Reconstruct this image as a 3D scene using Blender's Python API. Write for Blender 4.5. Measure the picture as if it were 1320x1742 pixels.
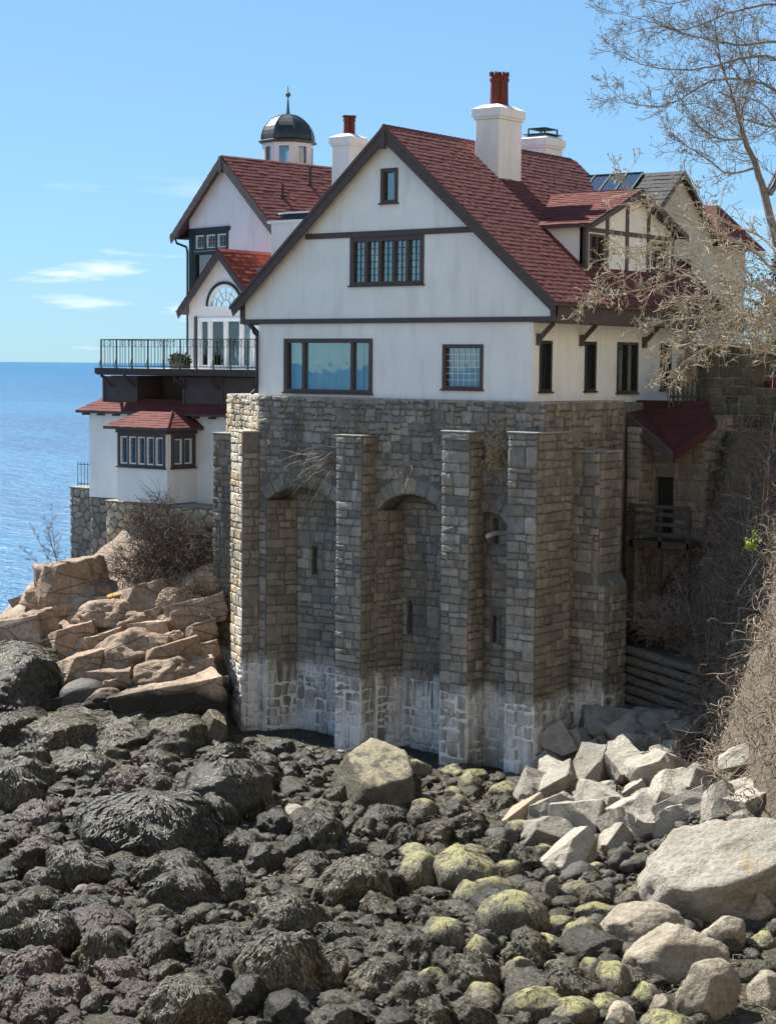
import bpy, bmesh, math, random
from mathutils import Vector, Matrix, noise
random.seed(7)
for o in list(bpy.data.objects): bpy.data.objects.remove(o, do_unlink=True)
S = bpy.context.scene
COL = S.collection
rad = math.radians
V = Vector

# ------------------------------------------------------------------ camera
cam_d = bpy.data.cameras.new('camera'); cam = bpy.data.objects.new('camera', cam_d); COL.objects.link(cam)
cam_d.sensor_fit = 'HORIZONTAL'; cam_d.sensor_width = 36.0; cam_d.lens = 36.0*3100/1320
cam_d.clip_start = .5; cam_d.clip_end = 80000
yaw, pit, rol = rad(37), math.atan(250.5/3100), math.atan(.009)
f0 = V((-math.sin(yaw), math.cos(yaw), 0)); r0 = V((math.cos(yaw), math.sin(yaw), 0)); u0 = V((0, 0, 1))
fw = f0*math.cos(pit) - u0*math.sin(pit); up = u0*math.cos(pit) + f0*math.sin(pit)
Rt = r0*math.cos(rol) + up*math.sin(rol); Up = up*math.cos(rol) - r0*math.sin(rol)
CAM = V((33.49, -52.53, 14.0))
M = Matrix((Rt, Up, -fw)).transposed().to_4x4(); M.translation = CAM
cam.matrix_world = M
S.camera = cam
S.render.resolution_x, S.render.resolution_y = 775, 1024

# ------------------------------------------------------------------ world, sun, exposure
SUN_EL = rad(49.0)
SKY_T = (.62, 1.02, 1.42)
sun_h = V((-math.cos(rad(3.5)), math.sin(rad(3.5)), 0))          # horizontal direction towards the sun
sun_dir = sun_h*math.cos(SUN_EL) + V((0, 0, math.sin(SUN_EL)))
W = bpy.data.worlds.new('World'); S.world = W; W.use_nodes = True
nt = W.node_tree; nt.nodes.clear()
def nd(t, typ, **kw):
    n = t.nodes.new(typ)
    for k, v in kw.items(): setattr(n, k, v)
    return n
out = nd(nt, 'ShaderNodeOutputWorld'); bg = nd(nt, 'ShaderNodeBackground')
sky = nd(nt, 'ShaderNodeTexSky', sky_type='NISHITA')
sky.sun_disc = False; sky.sun_elevation = SUN_EL; sky.sun_rotation = math.atan2(sun_h.x, sun_h.y)
sky.altitude = 10; sky.air_density = 1.0; sky.dust_density = 0.1; sky.ozone_density = 1.5
# low fair weather clouds over the sea horizon, all the way round
tc = nd(nt, 'ShaderNodeTexCoord'); mp = nd(nt, 'ShaderNodeMapping'); mp.inputs['Scale'].default_value = (9, 9, 62)
mp.inputs['Location'].default_value = (1.3, .4, .75)
ns = nd(nt, 'ShaderNodeTexNoise'); ns.inputs['Scale'].default_value = 1.0; ns.inputs['Detail'].default_value = 7; ns.inputs['Roughness'].default_value = .55
cr = nd(nt, 'ShaderNodeValToRGB'); cr.color_ramp.elements[0].position = .57; cr.color_ramp.elements[1].position = .70
sep = nd(nt, 'ShaderNodeSeparateXYZ')
band = nd(nt, 'ShaderNodeValToRGB')
b = band.color_ramp; b.elements[0].position = .0; b.elements[0].color = (0, 0, 0, 1); b.elements[1].position = .5; b.elements[1].color = (0, 0, 0, 1)
for p, c in ((.006, .75), (.05, .9), (.075, .35), (.11, 0)):
    e = b.elements.new(p); e.color = (c, c, c, 1)
mul = nd(nt, 'ShaderNodeMath', operation='MULTIPLY'); mix = nd(nt, 'ShaderNodeMixRGB')
mix.inputs[2].default_value = (4.3, 4.6, 4.9, 1)
lk = nt.links.new
lk(tc.outputs['Generated'], mp.inputs[0]); lk(mp.outputs[0], ns.inputs[0]); lk(ns.outputs['Fac'], cr.inputs[0])
lk(tc.outputs['Generated'], sep.inputs[0]); lk(sep.outputs['Z'], band.inputs[0])
lk(cr.outputs[0], mul.inputs[0]); lk(band.outputs[0], mul.inputs[1]); lk(mul.outputs[0], mix.inputs[0])
gm = nd(nt, 'ShaderNodeGamma'); gm.inputs[1].default_value = .5
tn = nd(nt, 'ShaderNodeMixRGB', blend_type='MULTIPLY'); tn.inputs[0].default_value = 1; tn.inputs[2].default_value = (SKY_T[0], SKY_T[1], SKY_T[2], 1)
lk(sky.outputs[0], gm.inputs[0]); lk(gm.outputs[0], tn.inputs[1]); lk(tn.outputs[0], mix.inputs[1]); lk(mix.outputs[0], bg.inputs[0]); lk(bg.outputs[0], out.inputs[0])
bg.inputs[1].default_value = .11
sl = bpy.data.lights.new('sun', 'SUN'); sl.energy = 5.0; sl.angle = rad(.53); sl.color = (1, .95, .86)
so = bpy.data.objects.new('sun', sl); COL.objects.link(so)
so.rotation_euler = (-sun_dir).to_track_quat('-Z', 'Y').to_euler(); so.location = (-40, 10, 60)
S.view_settings.view_transform = 'Standard'; S.view_settings.look = 'None'; S.view_settings.gamma = 1
S.view_settings.use_curve_mapping = False; S.view_settings.exposure = 1.25
try:
    S.cycles.max_bounces = 5; S.cycles.diffuse_bounces = 3; S.cycles.glossy_bounces = 2; S.cycles.transparent_max_bounces = 6
except Exception: pass

# ------------------------------------------------------------------ materials
class NT:
    def __init__(s, name):
        s.m = bpy.data.materials.new(name); s.m.use_nodes = True; s.t = s.m.node_tree
        s.b = s.t.nodes['Principled BSDF']; s.b.inputs['Specular IOR Level'].default_value = .3
    def n(s, typ, **kw): return nd(s.t, typ, **kw)
    def l(s, a, b): s.t.links.new(a, b)
    def co(s, kind='Object', scale=(1, 1, 1), rot=(0, 0, 0)):
        if kind == 'World': src = s.n('ShaderNodeNewGeometry').outputs['Position']
        else: src = s.n('ShaderNodeTexCoord').outputs[kind]
        m = s.n('ShaderNodeMapping'); m.inputs['Scale'].default_value = scale; m.inputs['Rotation'].default_value = rot
        s.l(src, m.inputs[0]); return m.outputs[0]
    def noise(s, co, sc, det=5, ro=.55, dist=0):
        n = s.n('ShaderNodeTexNoise'); n.inputs['Scale'].default_value = sc; n.inputs['Detail'].default_value = det
        n.inputs['Roughness'].default_value = ro; n.inputs['Distortion'].default_value = dist
        s.l(co, n.inputs[0]); return n.outputs['Fac']
    def ramp(s, fac, *st):
        r = s.n('ShaderNodeValToRGB'); e = r.color_ramp
        while len(e.elements) < len(st): e.elements.new(.5)
        for el, (p, c) in zip(e.elements, st):
            el.position = p; el.color = (c[0], c[1], c[2], 1) if hasattr(c, '__len__') else (c, c, c, 1)
        s.l(fac, r.inputs[0]); return r.outputs[0]
    def mix(s, fac, a, b, mode='MIX'):
        m = s.n('ShaderNodeMixRGB', blend_type=mode)
        for i, v in ((0, fac), (1, a), (2, b)):
            if isinstance(v, (int, float)): m.inputs[i].default_value = v if i == 0 else (v, v, v, 1)
            elif isinstance(v, tuple): m.inputs[i].default_value = (*v, 1)
            else: s.l(v, m.inputs[i])
        return m.outputs[0]
    def math(s, op, a, b=None, clamp=False):
        m = s.n('ShaderNodeMath', operation=op); m.use_clamp = clamp
        for i, v in ((0, a), (1, b)):
            if v is None: continue
            if isinstance(v, (int, float)): m.inputs[i].default_value = v
            else: s.l(v, m.inputs[i])
        return m.outputs[0]
    def attr(s, name='tint'): return s.n('ShaderNodeAttribute', attribute_name=name).outputs['Color']
    def zed(s):
        g = s.n('ShaderNodeNewGeometry'); x = s.n('ShaderNodeSeparateXYZ'); s.l(g.outputs['Position'], x.inputs[0]); return x.outputs['Z']
    def upness(s):
        g = s.n('ShaderNodeNewGeometry'); x = s.n('ShaderNodeSeparateXYZ'); s.l(g.outputs['Normal'], x.inputs[0]); return x.outputs['Z']
    def rnd(s): return s.n('ShaderNodeObjectInfo').outputs['Random']
    def bump(s, h, dist=.02, st=.6, prev=None):
        b = s.n('ShaderNodeBump'); b.inputs['Strength'].default_value = st; b.inputs['Distance'].default_value = dist
        s.l(h, b.inputs['Height'])
        if prev is not None: s.l(prev, b.inputs['Normal'])
        return b.outputs[0]
    def done(s, col, rough=.8, nrm=None, **kw):
        for k, v in (('Base Color', col), ('Roughness', rough)):
            if isinstance(v, tuple): s.b.inputs[k].default_value = (*v, 1)
            elif isinstance(v, (int, float)): s.b.inputs[k].default_value = v
            else: s.l(v, s.b.inputs[k])
        if nrm is not None: s.l(nrm, s.b.inputs['Normal'])
        for k, v in kw.items(): s.b.inputs[k.replace('_', ' ')].default_value = v
        return s.m
MAT = {}
def simple(name, c1, c2, sc, rough=.7, bump=0, kind='Object', stretch=(1, 1, 1), det=5, spec=.3, metal=0, bs=None):
    k = NT(name); co = k.co(kind, stretch); n = k.noise(co, sc, det)
    col = k.mix(k.ramp(n, (.3, 0), (.7, 1)), c1, c2)
    nr = k.bump(k.noise(co, (bs or sc*3), 6), bump, .7) if bump else None
    MAT[name] = k.done(col, rough, nr, Specular_IOR_Level=spec, Metallic=metal); return MAT[name]
simple('trim', (.058, .044, .043), (.088, .068, .064), 5, .62, .004, stretch=(1, 1, 4))
simple('trim_dark', (.012, .016, .014), (.022, .026, .022), 6, .5, .003)
simple('brown_board', (.060, .043, .043), (.082, .060, .058), 3, .6, .004)
simple('white_paint', (.70, .71, .72), (.78, .78, .78), 3, .5)
simple('lead', (.03, .03, .035), (.05, .05, .055), 8, .5)
simple('terracotta', (.085, .022, .015), (.16, .038, .024), 6, .8, .01)
simple('copper_dark', (.030, .034, .032), (.075, .082, .078), 2.2, .42, .004, metal=.55, spec=.5)
simple('iron', (.03, .045, .04), (.07, .085, .075), 12, .6)
simple('black_pipe', (.012, .012, .013), (.02, .02, .022), 8, .45)
simple('dark_slate', (.020, .022, .026), (.05, .052, .056), 6, .8, .01)
simple('log_wood', (.045, .038, .030), (.15, .135, .115), 3.2, .85, .02, stretch=(.4, 5, 5))
simple('deck_wood', (.035, .030, .026), (.07, .062, .055), 6, .85, .01)
simple('bark', (.11, .092, .078), (.27, .235, .20), 14, .9, .01, kind='World')
simple('pale_bark', (.22, .185, .14), (.46, .40, .31), 9, .85, .004, kind='World')
simple('vine_bark', (.13, .10, .078), (.36, .30, .235), 5, .9, .0, kind='World')
simple('bramble', (.050, .038, .032), (.17, .135, .11), 3.5, .9, 0, kind='World')
simple('thicket', (.085, .068, .057), (.29, .24, .195), 2.5, .9, 0, kind='World')
simple('bud', (.16, .13, .08), (.30, .26, .16), 9, .8, 0, kind='World')
simple('leaf_dark', (.010, .022, .010), (.035, .060, .022), 2.5, .6, 0, kind='World')
simple('leaf_olive', (.05, .06, .018), (.16, .15, .05), 2.5, .7, 0, kind='World')
simple('leaf_bright', (.16, .24, .02), (.30, .36, .05), 9, .6, 0, kind='World')
simple('dry_straw', (.22, .16, .09), (.45, .36, .24), 9, .9, 0, kind='World')
simple('steel', (.35, .36, .37), (.5, .5, .5), 8, .35, metal=.9)
simple('interior', (.30, .30, .28), (.36, .36, .34), 1, .9)
simple('curtain', (.68, .74, .70), (.82, .86, .80), 6, .9, .02, stretch=(8, 8, .3))
simple('plastic_white', (.6, .6, .6), (.7, .7, .7), 5, .4)

def stucco(name, a, b_):
    k = NT(name); co = k.co('World'); n = k.noise(co, .55, 5, .6); n2 = k.noise(k.co('World', (1.6, 1.6, .35)), 1.3, 5)
    col = k.mix(k.ramp(n, (.35, 0), (.68, 1)), a, b_)
    col = k.mix(k.math('MULTIPLY', k.ramp(n2, (.50, 0), (.72, 1)), .34), col, (.50, .49, .455))
    n4 = k.noise(k.co('World', (.9, .9, .12)), 1.6, 6, .65); col = k.mix(k.math('MULTIPLY', k.ramp(n4, (.60, 0), (.72, 1)), .22), col, (.36, .345, .31))
    nr = k.bump(k.noise(co, 9, 6, .6), .025, .55); nr = k.bump(k.noise(co, 45, 4), .006, .6, nr)
    MAT[name] = k.done(col, .9, nr)
stucco('stucco', (.70, .705, .69), (.77, .775, .755))
stucco('stucco_pink', (.71, .665, .655), (.77, .72, .71))
stucco('stucco_grey', (.32, .32, .31), (.38, .38, .365))

def shingle_mat(name, a, b_, c_):
    k = NT(name); t = k.attr(); co = k.co('World'); sp = k.n('ShaderNodeSeparateColor'); k.l(t, sp.inputs[0])
    col = k.mix(sp.outputs[0], a, b_); col = k.mix(k.math('MULTIPLY', sp.outputs[1], .5), col, c_)
    n = k.noise(co, 14, 5); col = k.mix(.16, col, k.ramp(n, (.25, .1), (.75, .5)), 'OVERLAY')
    n3 = k.noise(co, .7, 4); col = k.mix(k.math('MULTIPLY', k.ramp(n3, (.55, 0), (.75, 1)), .2), col, (.11, .06, .05))
    MAT[name] = k.done(col, .9, k.bump(k.noise(co, 60, 3), .006, .5))
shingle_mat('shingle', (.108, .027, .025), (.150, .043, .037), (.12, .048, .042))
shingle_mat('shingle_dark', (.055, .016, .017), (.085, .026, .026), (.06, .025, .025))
shingle_mat('shingle_orange', (.20, .035, .02), (.30, .06, .03), (.22, .07, .04))

def glass_mat(name, tint, tr):
    k = NT(name); g = k.n('ShaderNodeBsdfGlossy'); g.inputs['Roughness'].default_value = .02; g.inputs['Color'].default_value = (.9, .95, 1, 1)
    t = k.n('ShaderNodeBsdfTransparent'); t.inputs[0].default_value = (*tint, 1); d = k.n('ShaderNodeBsdfDiffuse'); d.inputs[0].default_value = (.02, .025, .03, 1)
    m1 = k.n('ShaderNodeMixShader'); m1.inputs[0].default_value = tr; k.l(d.outputs[0], m1.inputs[1]); k.l(t.outputs[0], m1.inputs[2])
    fr = k.n('ShaderNodeFresnel'); fr.inputs[0].default_value = 1.52
    w = k.noise(k.co('World'), 1.1, 2); k.l(k.bump(w, .02, .12), g.inputs['Normal'])
    m2 = k.n('ShaderNodeMixShader'); k.l(k.math('ADD', fr.outputs[0], .10 if name == 'glass' else .02, True), m2.inputs[0]); k.l(m1.outputs[0], m2.inputs[1]); k.l(g.outputs[0], m2.inputs[2])
    k.l(m2.outputs[0], k.t.nodes['Material Output'].inputs[0]); MAT[name] = k.m
glass_mat('glass', (.80, .90, .90), .95)
glass_mat('glass_sky', (.5, .6, .65), .05)
MAT['glass_sky'].node_tree.nodes['Fresnel'].inputs[0].default_value = 2.6
glass_mat('glass_dark', (.6, .65, .7), .06)
MAT['glass_dark'].node_tree.nodes['Fresnel'].inputs[0].default_value = 1.18

def stone_wall():
    k = NT('wall_stone'); t = k.mix(1, k.attr(), (1.62, 1.64, 1.66), 'MULTIPLY'); co = k.co('World'); z = k.zed()
    n = k.noise(co, 4.5, 6, .62); n2 = k.noise(co, 22, 4)
    col = k.mix(k.ramp(n, (.25, 0), (.75, 1)), k.mix(1, t, (.62, .62, .64), 'MULTIPLY'), k.mix(1, t, (1.28, 1.24, 1.18), 'MULTIPLY'))
    dmp = k.noise(k.co('World', (.55, .55, .16)), 1.0, 5, .6); col = k.mix(k.math('MULTIPLY', k.ramp(dmp, (.50, 0), (.66, 1)), .6), col, k.mix(1, col, (.45, .44, .42), 'MULTIPLY'))
    # rusty seepage and lime runs, a shape of their own
    rs = k.noise(k.co('World', (1.4, 1.4, .16)), 1.0, 4, .5)
    col = k.mix(k.math('MULTIPLY', k.ramp(rs, (.60, 0), (.72, 1)), .45), col, (.13, .085, .045))
    wsn = k.noise(k.co('World', (3.2, 3.2, .22)), 1.1, 6, .62)
    zz = k.math('ADD', z, k.math('MULTIPLY', k.math('SUBTRACT', k.noise(co, .8, 4), .5), 1.5))
    low = k.ramp(k.math('MULTIPLY', k.math('SUBTRACT', 3.0, zz), .8, True), (0, 0), (.35, 1))
    lime = k.math('MULTIPLY', k.ramp(wsn, (.37, 0), (.52, 1)), k.math('ADD', k.math('MULTIPLY', low, .95), .0))
    patch = k.ramp(k.noise(co, .6, 3, .5), (.34, .15), (.52, 1)); lime = k.math('MULTIPLY', lime, patch)
    col = k.mix(lime, col, (.62, .63, .63))
    up_l = k.math('MULTIPLY', k.ramp(k.noise(k.co('World', (2.2, 2.2, .30)), .9, 5, .6), (.66, 0), (.70, 1)), .55)
    col = k.mix(up_l, col, (.46, .46, .45))
    wet = k.ramp(k.math('MULTIPLY', k.math('SUBTRACT', .30, zz), 1.0, True), (0, 0), (.6, 1))
    col = k.mix(k.math('MULTIPLY', wet, .85), col, (.020, .022, .012))
    nr = k.bump(n, .05, .8); nr = k.bump(n2, .015, .7, nr)
    MAT['wall_stone'] = k.done(col, .88, nr)
    k = NT('mortar'); co = k.co('World'); z = k.zed()
    n = k.noise(co, 6, 5); wsn = k.noise(k.co('World', (2.6, 2.6, .5)), 1.1, 5, .6)
    zz = k.math('ADD', z, k.math('MULTIPLY', k.math('SUBTRACT', k.noise(co, .8, 4), .5), 1.3))
    low = k.ramp(k.math('MULTIPLY', k.math('SUBTRACT', 2.9, zz), .9, True), (0, 0), (.3, 1))
    col = k.mix(n, (.085, .080, .072), (.17, .165, .15))
    col = k.mix(k.ramp(wsn, (.55, 0), (.66, 1)), col, (.24, .235, .22))
    col = k.mix(k.math('MULTIPLY', low, k.ramp(k.noise(co, 1.7, 5, .6), (.30, .45), (.48, 1))), col, k.mix(n, (.58, .59, .60), (.76, .77, .77)))
    wet = k.ramp(k.math('MULTIPLY', k.math('SUBTRACT', .20, zz), 1.0, True), (0, 0), (.6, 1))
    col = k.mix(k.math('MULTIPLY', wet, .85), col, (.03, .034, .018))
    MAT['mortar'] = k.done(col, .95, k.bump(k.noise(co, 16, 6), .02, .8))
stone_wall()

def rock_mat(name, a, b_, c_, sc=1.0, rough=.85, bumpd=.06, algae=None, top=None, spots=None, gscale=1, strata=None, tide=None):
    k = NT(name); co = k.co('Object') if False else k.co('World'); r = k.rnd()
    n = k.noise(co, 1.3*sc, 7, .62); n2 = k.noise(co, 9*sc, 6, .65); n3 = k.noise(co, 40, 3, .6)
    col = k.mix(k.ramp(n, (.3, 0), (.7, 1)), a, b_); col = k.mix(k.ramp(n2, (.42, 0), (.72, 1)), col, c_)
    v = k.math('ADD', k.math('MULTIPLY', r, .5), .75)
    hs = k.n('ShaderNodeHueSaturation'); k.l(v, hs.inputs['Value']); k.l(col, hs.inputs['Color']); col = hs.outputs[0]
    if spots: col = k.mix(k.math('MULTIPLY', k.ramp(k.noise(co, .9, 5, .65), (.60, 0), (.66, 1)), .85), col, spots)
    if tide:
        zz = k.math('ADD', k.zed(), k.math('MULTIPLY', k.math('SUBTRACT', k.noise(co, .7, 5), .5), 1.6))
        col = k.mix(k.ramp(k.math('MULTIPLY', k.math('SUBTRACT', tide, zz), 1.0, True), (.0, 0), (.45, 1)), col, k.mix(n2, (.012, .011, .009), (.05, .044, .036)))
    if algae:
        up_ = k.math('ADD', k.upness(), k.math('MULTIPLY', k.math('SUBTRACT', k.noise(co, 2.6, 6, .7), .5), 3.4))
        col = k.mix(k.ramp(up_, (.62, 0), (1.0, 1)), col, k.mix(n2, algae[0], algae[1]))
    h = k.math('ADD', k.math('MULTIPLY', n, .5), k.math('MULTIPLY', n2, .35)); h = k.math('ADD', h, k.math('MULTIPLY', n3, .08))
    if strata:
        w = k.n('ShaderNodeTexVoronoi', feature='DISTANCE_TO_EDGE'); w.inputs['Scale'].default_value = .9; k.l(k.co('World', (.55, .55, 1.5), (.25, -.35, 0)), w.inputs[0])
        cr_ = k.ramp(w.outputs[0], (0, 0), (.03, 1)); h = k.math('ADD', h, k.math('MULTIPLY', cr_, .25)); col = k.mix(k.math('MULTIPLY', k.math('SUBTRACT', 1, cr_), .22), col, (.05, .036, .028))
    MAT[name] = k.done(col, rough, k.bump(h, bumpd*2.2, .9))
rock_mat('granite', (.21, .195, .165), (.40, .375, .33), (.24, .20, .145), 1.3, bumpd=.10, spots=(.17, .145, .10))
rock_mat('granite_rust', (.25, .185, .125), (.36, .30, .235), (.32, .20, .10), 1, bumpd=.09)
rock_mat('granite_tan', (.22, .185, .135), (.39, .345, .275), (.15, .125, .09), .9, bumpd=.14)
rock_mat('granite_big', (.34, .315, .27), (.52, .495, .445), (.30, .24, .165), .8, bumpd=.20, spots=(.30, .235, .15))
rock_mat('ledge', (.27, .185, .125), (.46, .365, .275), (.19, .125, .085), .8, bumpd=.13, strata=1, tide=2.1)
rock_mat('ledge_lichen', (.28, .20, .145), (.42, .32, .24), (.24, .16, .11), .8, bumpd=.10, spots=(.42, .23, .06), strata=1, tide=1.2)
rock_mat('dark_rock', (.030, .028, .025), (.085, .078, .068), (.05, .045, .038), 1, .6)
rock_mat('algae_rock', (.10, .088, .066), (.24, .215, .165), (.045, .042, .032), 1.3, .75, bumpd=.09, algae=((.15, .145, .045), (.36, .34, .17)))
rock_mat('mossy_rock', (.07, .066, .048), (.16, .145, .105), (.045, .044, .03), 1.2, .8, bumpd=.09, algae=((.19, .165, .10), (.34, .30, .205)))

def weed_mat(name, a, b_, c_, rough, kind):
    k = NT(name); r = k.rnd()
    if kind == 'rock': co = k.co('Object', (7, 7, 1.1)); hb = .10
    else: co = k.co('World', (3, 3, 2)); hb = .03
    n = k.noise(co, 2.2, 7, .7, .6); w = k.co('World'); n2 = k.noise(w, 15, 5, .65); n3 = k.noise(w, .8, 4)
    col = k.mix(k.ramp(n, (.35, 0), (.7, 1)), a, b_); col = k.mix(k.ramp(n2, (.55, 0), (.78, 1)), col, c_)
    col = k.mix(k.math('MULTIPLY', k.ramp(n3, (.5, 0), (.7, 1)), .5), col, (.05, .042, .022))
    v = k.math('ADD', k.math('MULTIPLY', r, 1.3), .5); hs = k.n('ShaderNodeHueSaturation'); k.l(v, hs.inputs['Value']); k.l(col, hs.inputs['Color'])
    nr = k.bump(n, hb, 1.0); nr = k.bump(n2, .05, .9, nr)
    MAT[name] = k.done(hs.outputs[0], rough, nr, Specular_IOR_Level=.5)
weed_mat('weed_rock', (.009, .008, .0055), (.070, .062, .040), (.24, .22, .165), .36, 'rock')
weed_mat('weed_strand', (.018, .015, .009), (.14, .12, .072), (.40, .37, .28), .34, 'strand')
weed_mat('weed_red', (.024, .016, .012), (.088, .060, .046), (.20, .155, .12), .45, 'rock')
weed_mat('weed_red_strand', (.030, .019, .014), (.115, .076, .056), (.28, .215, .165), .45, 'strand')

def terrain_mat():
    k = NT('shore_ground'); co = k.co('World'); z = k.zed(); g = k.n('ShaderNodeNewGeometry'); x = k.n('ShaderNodeSeparateXYZ'); k.l(g.outputs['Position'], x.inputs[0])
    n = k.noise(co, 1.0, 7, .6); n2 = k.noise(co, 8, 6, .65)
    weed = k.mix(k.ramp(n2, (.35, 0), (.75, 1)), (.016, .014, .010), (.11, .095, .065))
    rock = k.mix(k.ramp(n, (.3, 0), (.7, 1)), (.20, .145, .11), (.36, .285, .22)); rock = k.mix(k.ramp(n2, (.5, 0), (.75, 1)), rock, (.13, .095, .075))
    earth = k.mix(n2, (.065, .050, .038), (.20, .16, .115))
    sel = k.ramp(k.math('ADD', k.math('MULTIPLY', x.outputs['X'], .1), .6, True), (.35, 0), (.6, 1))
    dry = k.mix(sel, rock, earth)
    zz = k.math('ADD', z, k.math('MULTIPLY', k.math('SUBTRACT', n, .5), 2.2))
    col = k.mix(k.ramp(k.math('ADD', k.math('MULTIPLY', zz, .5), 0, True), (.15, 0), (.55, 1)), weed, dry)
    dd = k.math('ADD', k.math('MULTIPLY', x.outputs['X'], -.6018), k.math('MULTIPLY', x.outputs['Y'], .7986)); ll = k.math('ADD', k.math('MULTIPLY', x.outputs['X'], .7986), k.math('MULTIPLY', x.outputs['Y'], .6018))
    dry2 = k.mix(k.ramp(n, (.35, 0), (.65, 1)), (.34, .27, .18), (.46, .40, .30))      # pale dry grass and rock of the unseen bluffs, to bounce light
    bl = k.math('MAXIMUM', k.ramp(k.math('MULTIPLY', k.math('SUBTRACT', -38.0, dd), .1, True), (0, 0), (.5, 1)), k.ramp(k.math('MULTIPLY', k.math('SUBTRACT', ll, 9.2), .3, True), (0, 0), (1, 1)))
    col = k.mix(bl, col, dry2)
    MAT['shore_ground'] = k.done(col, .8, k.bump(k.math('ADD', n, n2), .12, .9))
terrain_mat()
def water_mat():
    k = NT('sea_water'); co = k.co('World', (1, 1, 1), (0, 0, .65)); 
    a = k.noise(k.co('World', (.16, .42, 1), (0, 0, .64)), 1.0, 6, .62); c = k.noise(k.co('World', (.010, .034, 1), (0, 0, .64)), 1.0, 4)
    f = k.noise(k.co('World', (1.1, 2.2, 1), (0, 0, .64)), 1.0, 4)
    col = k.mix(k.ramp(c, (.35, 0), (.65, 1)), (.005, .062, .160), (.014, .118, .235))
    col = k.mix(k.math('MULTIPLY', k.ramp(a, (.55, 0), (.75, 1)), .4), col, (.075, .29, .38))
    nr = k.bump(a, 1.6, .8); nr = k.bump(f, .4, .6, nr)
    MAT['sea_water'] = k.done(col, .28, nr, Specular_IOR_Level=.25)
water_mat()

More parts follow.
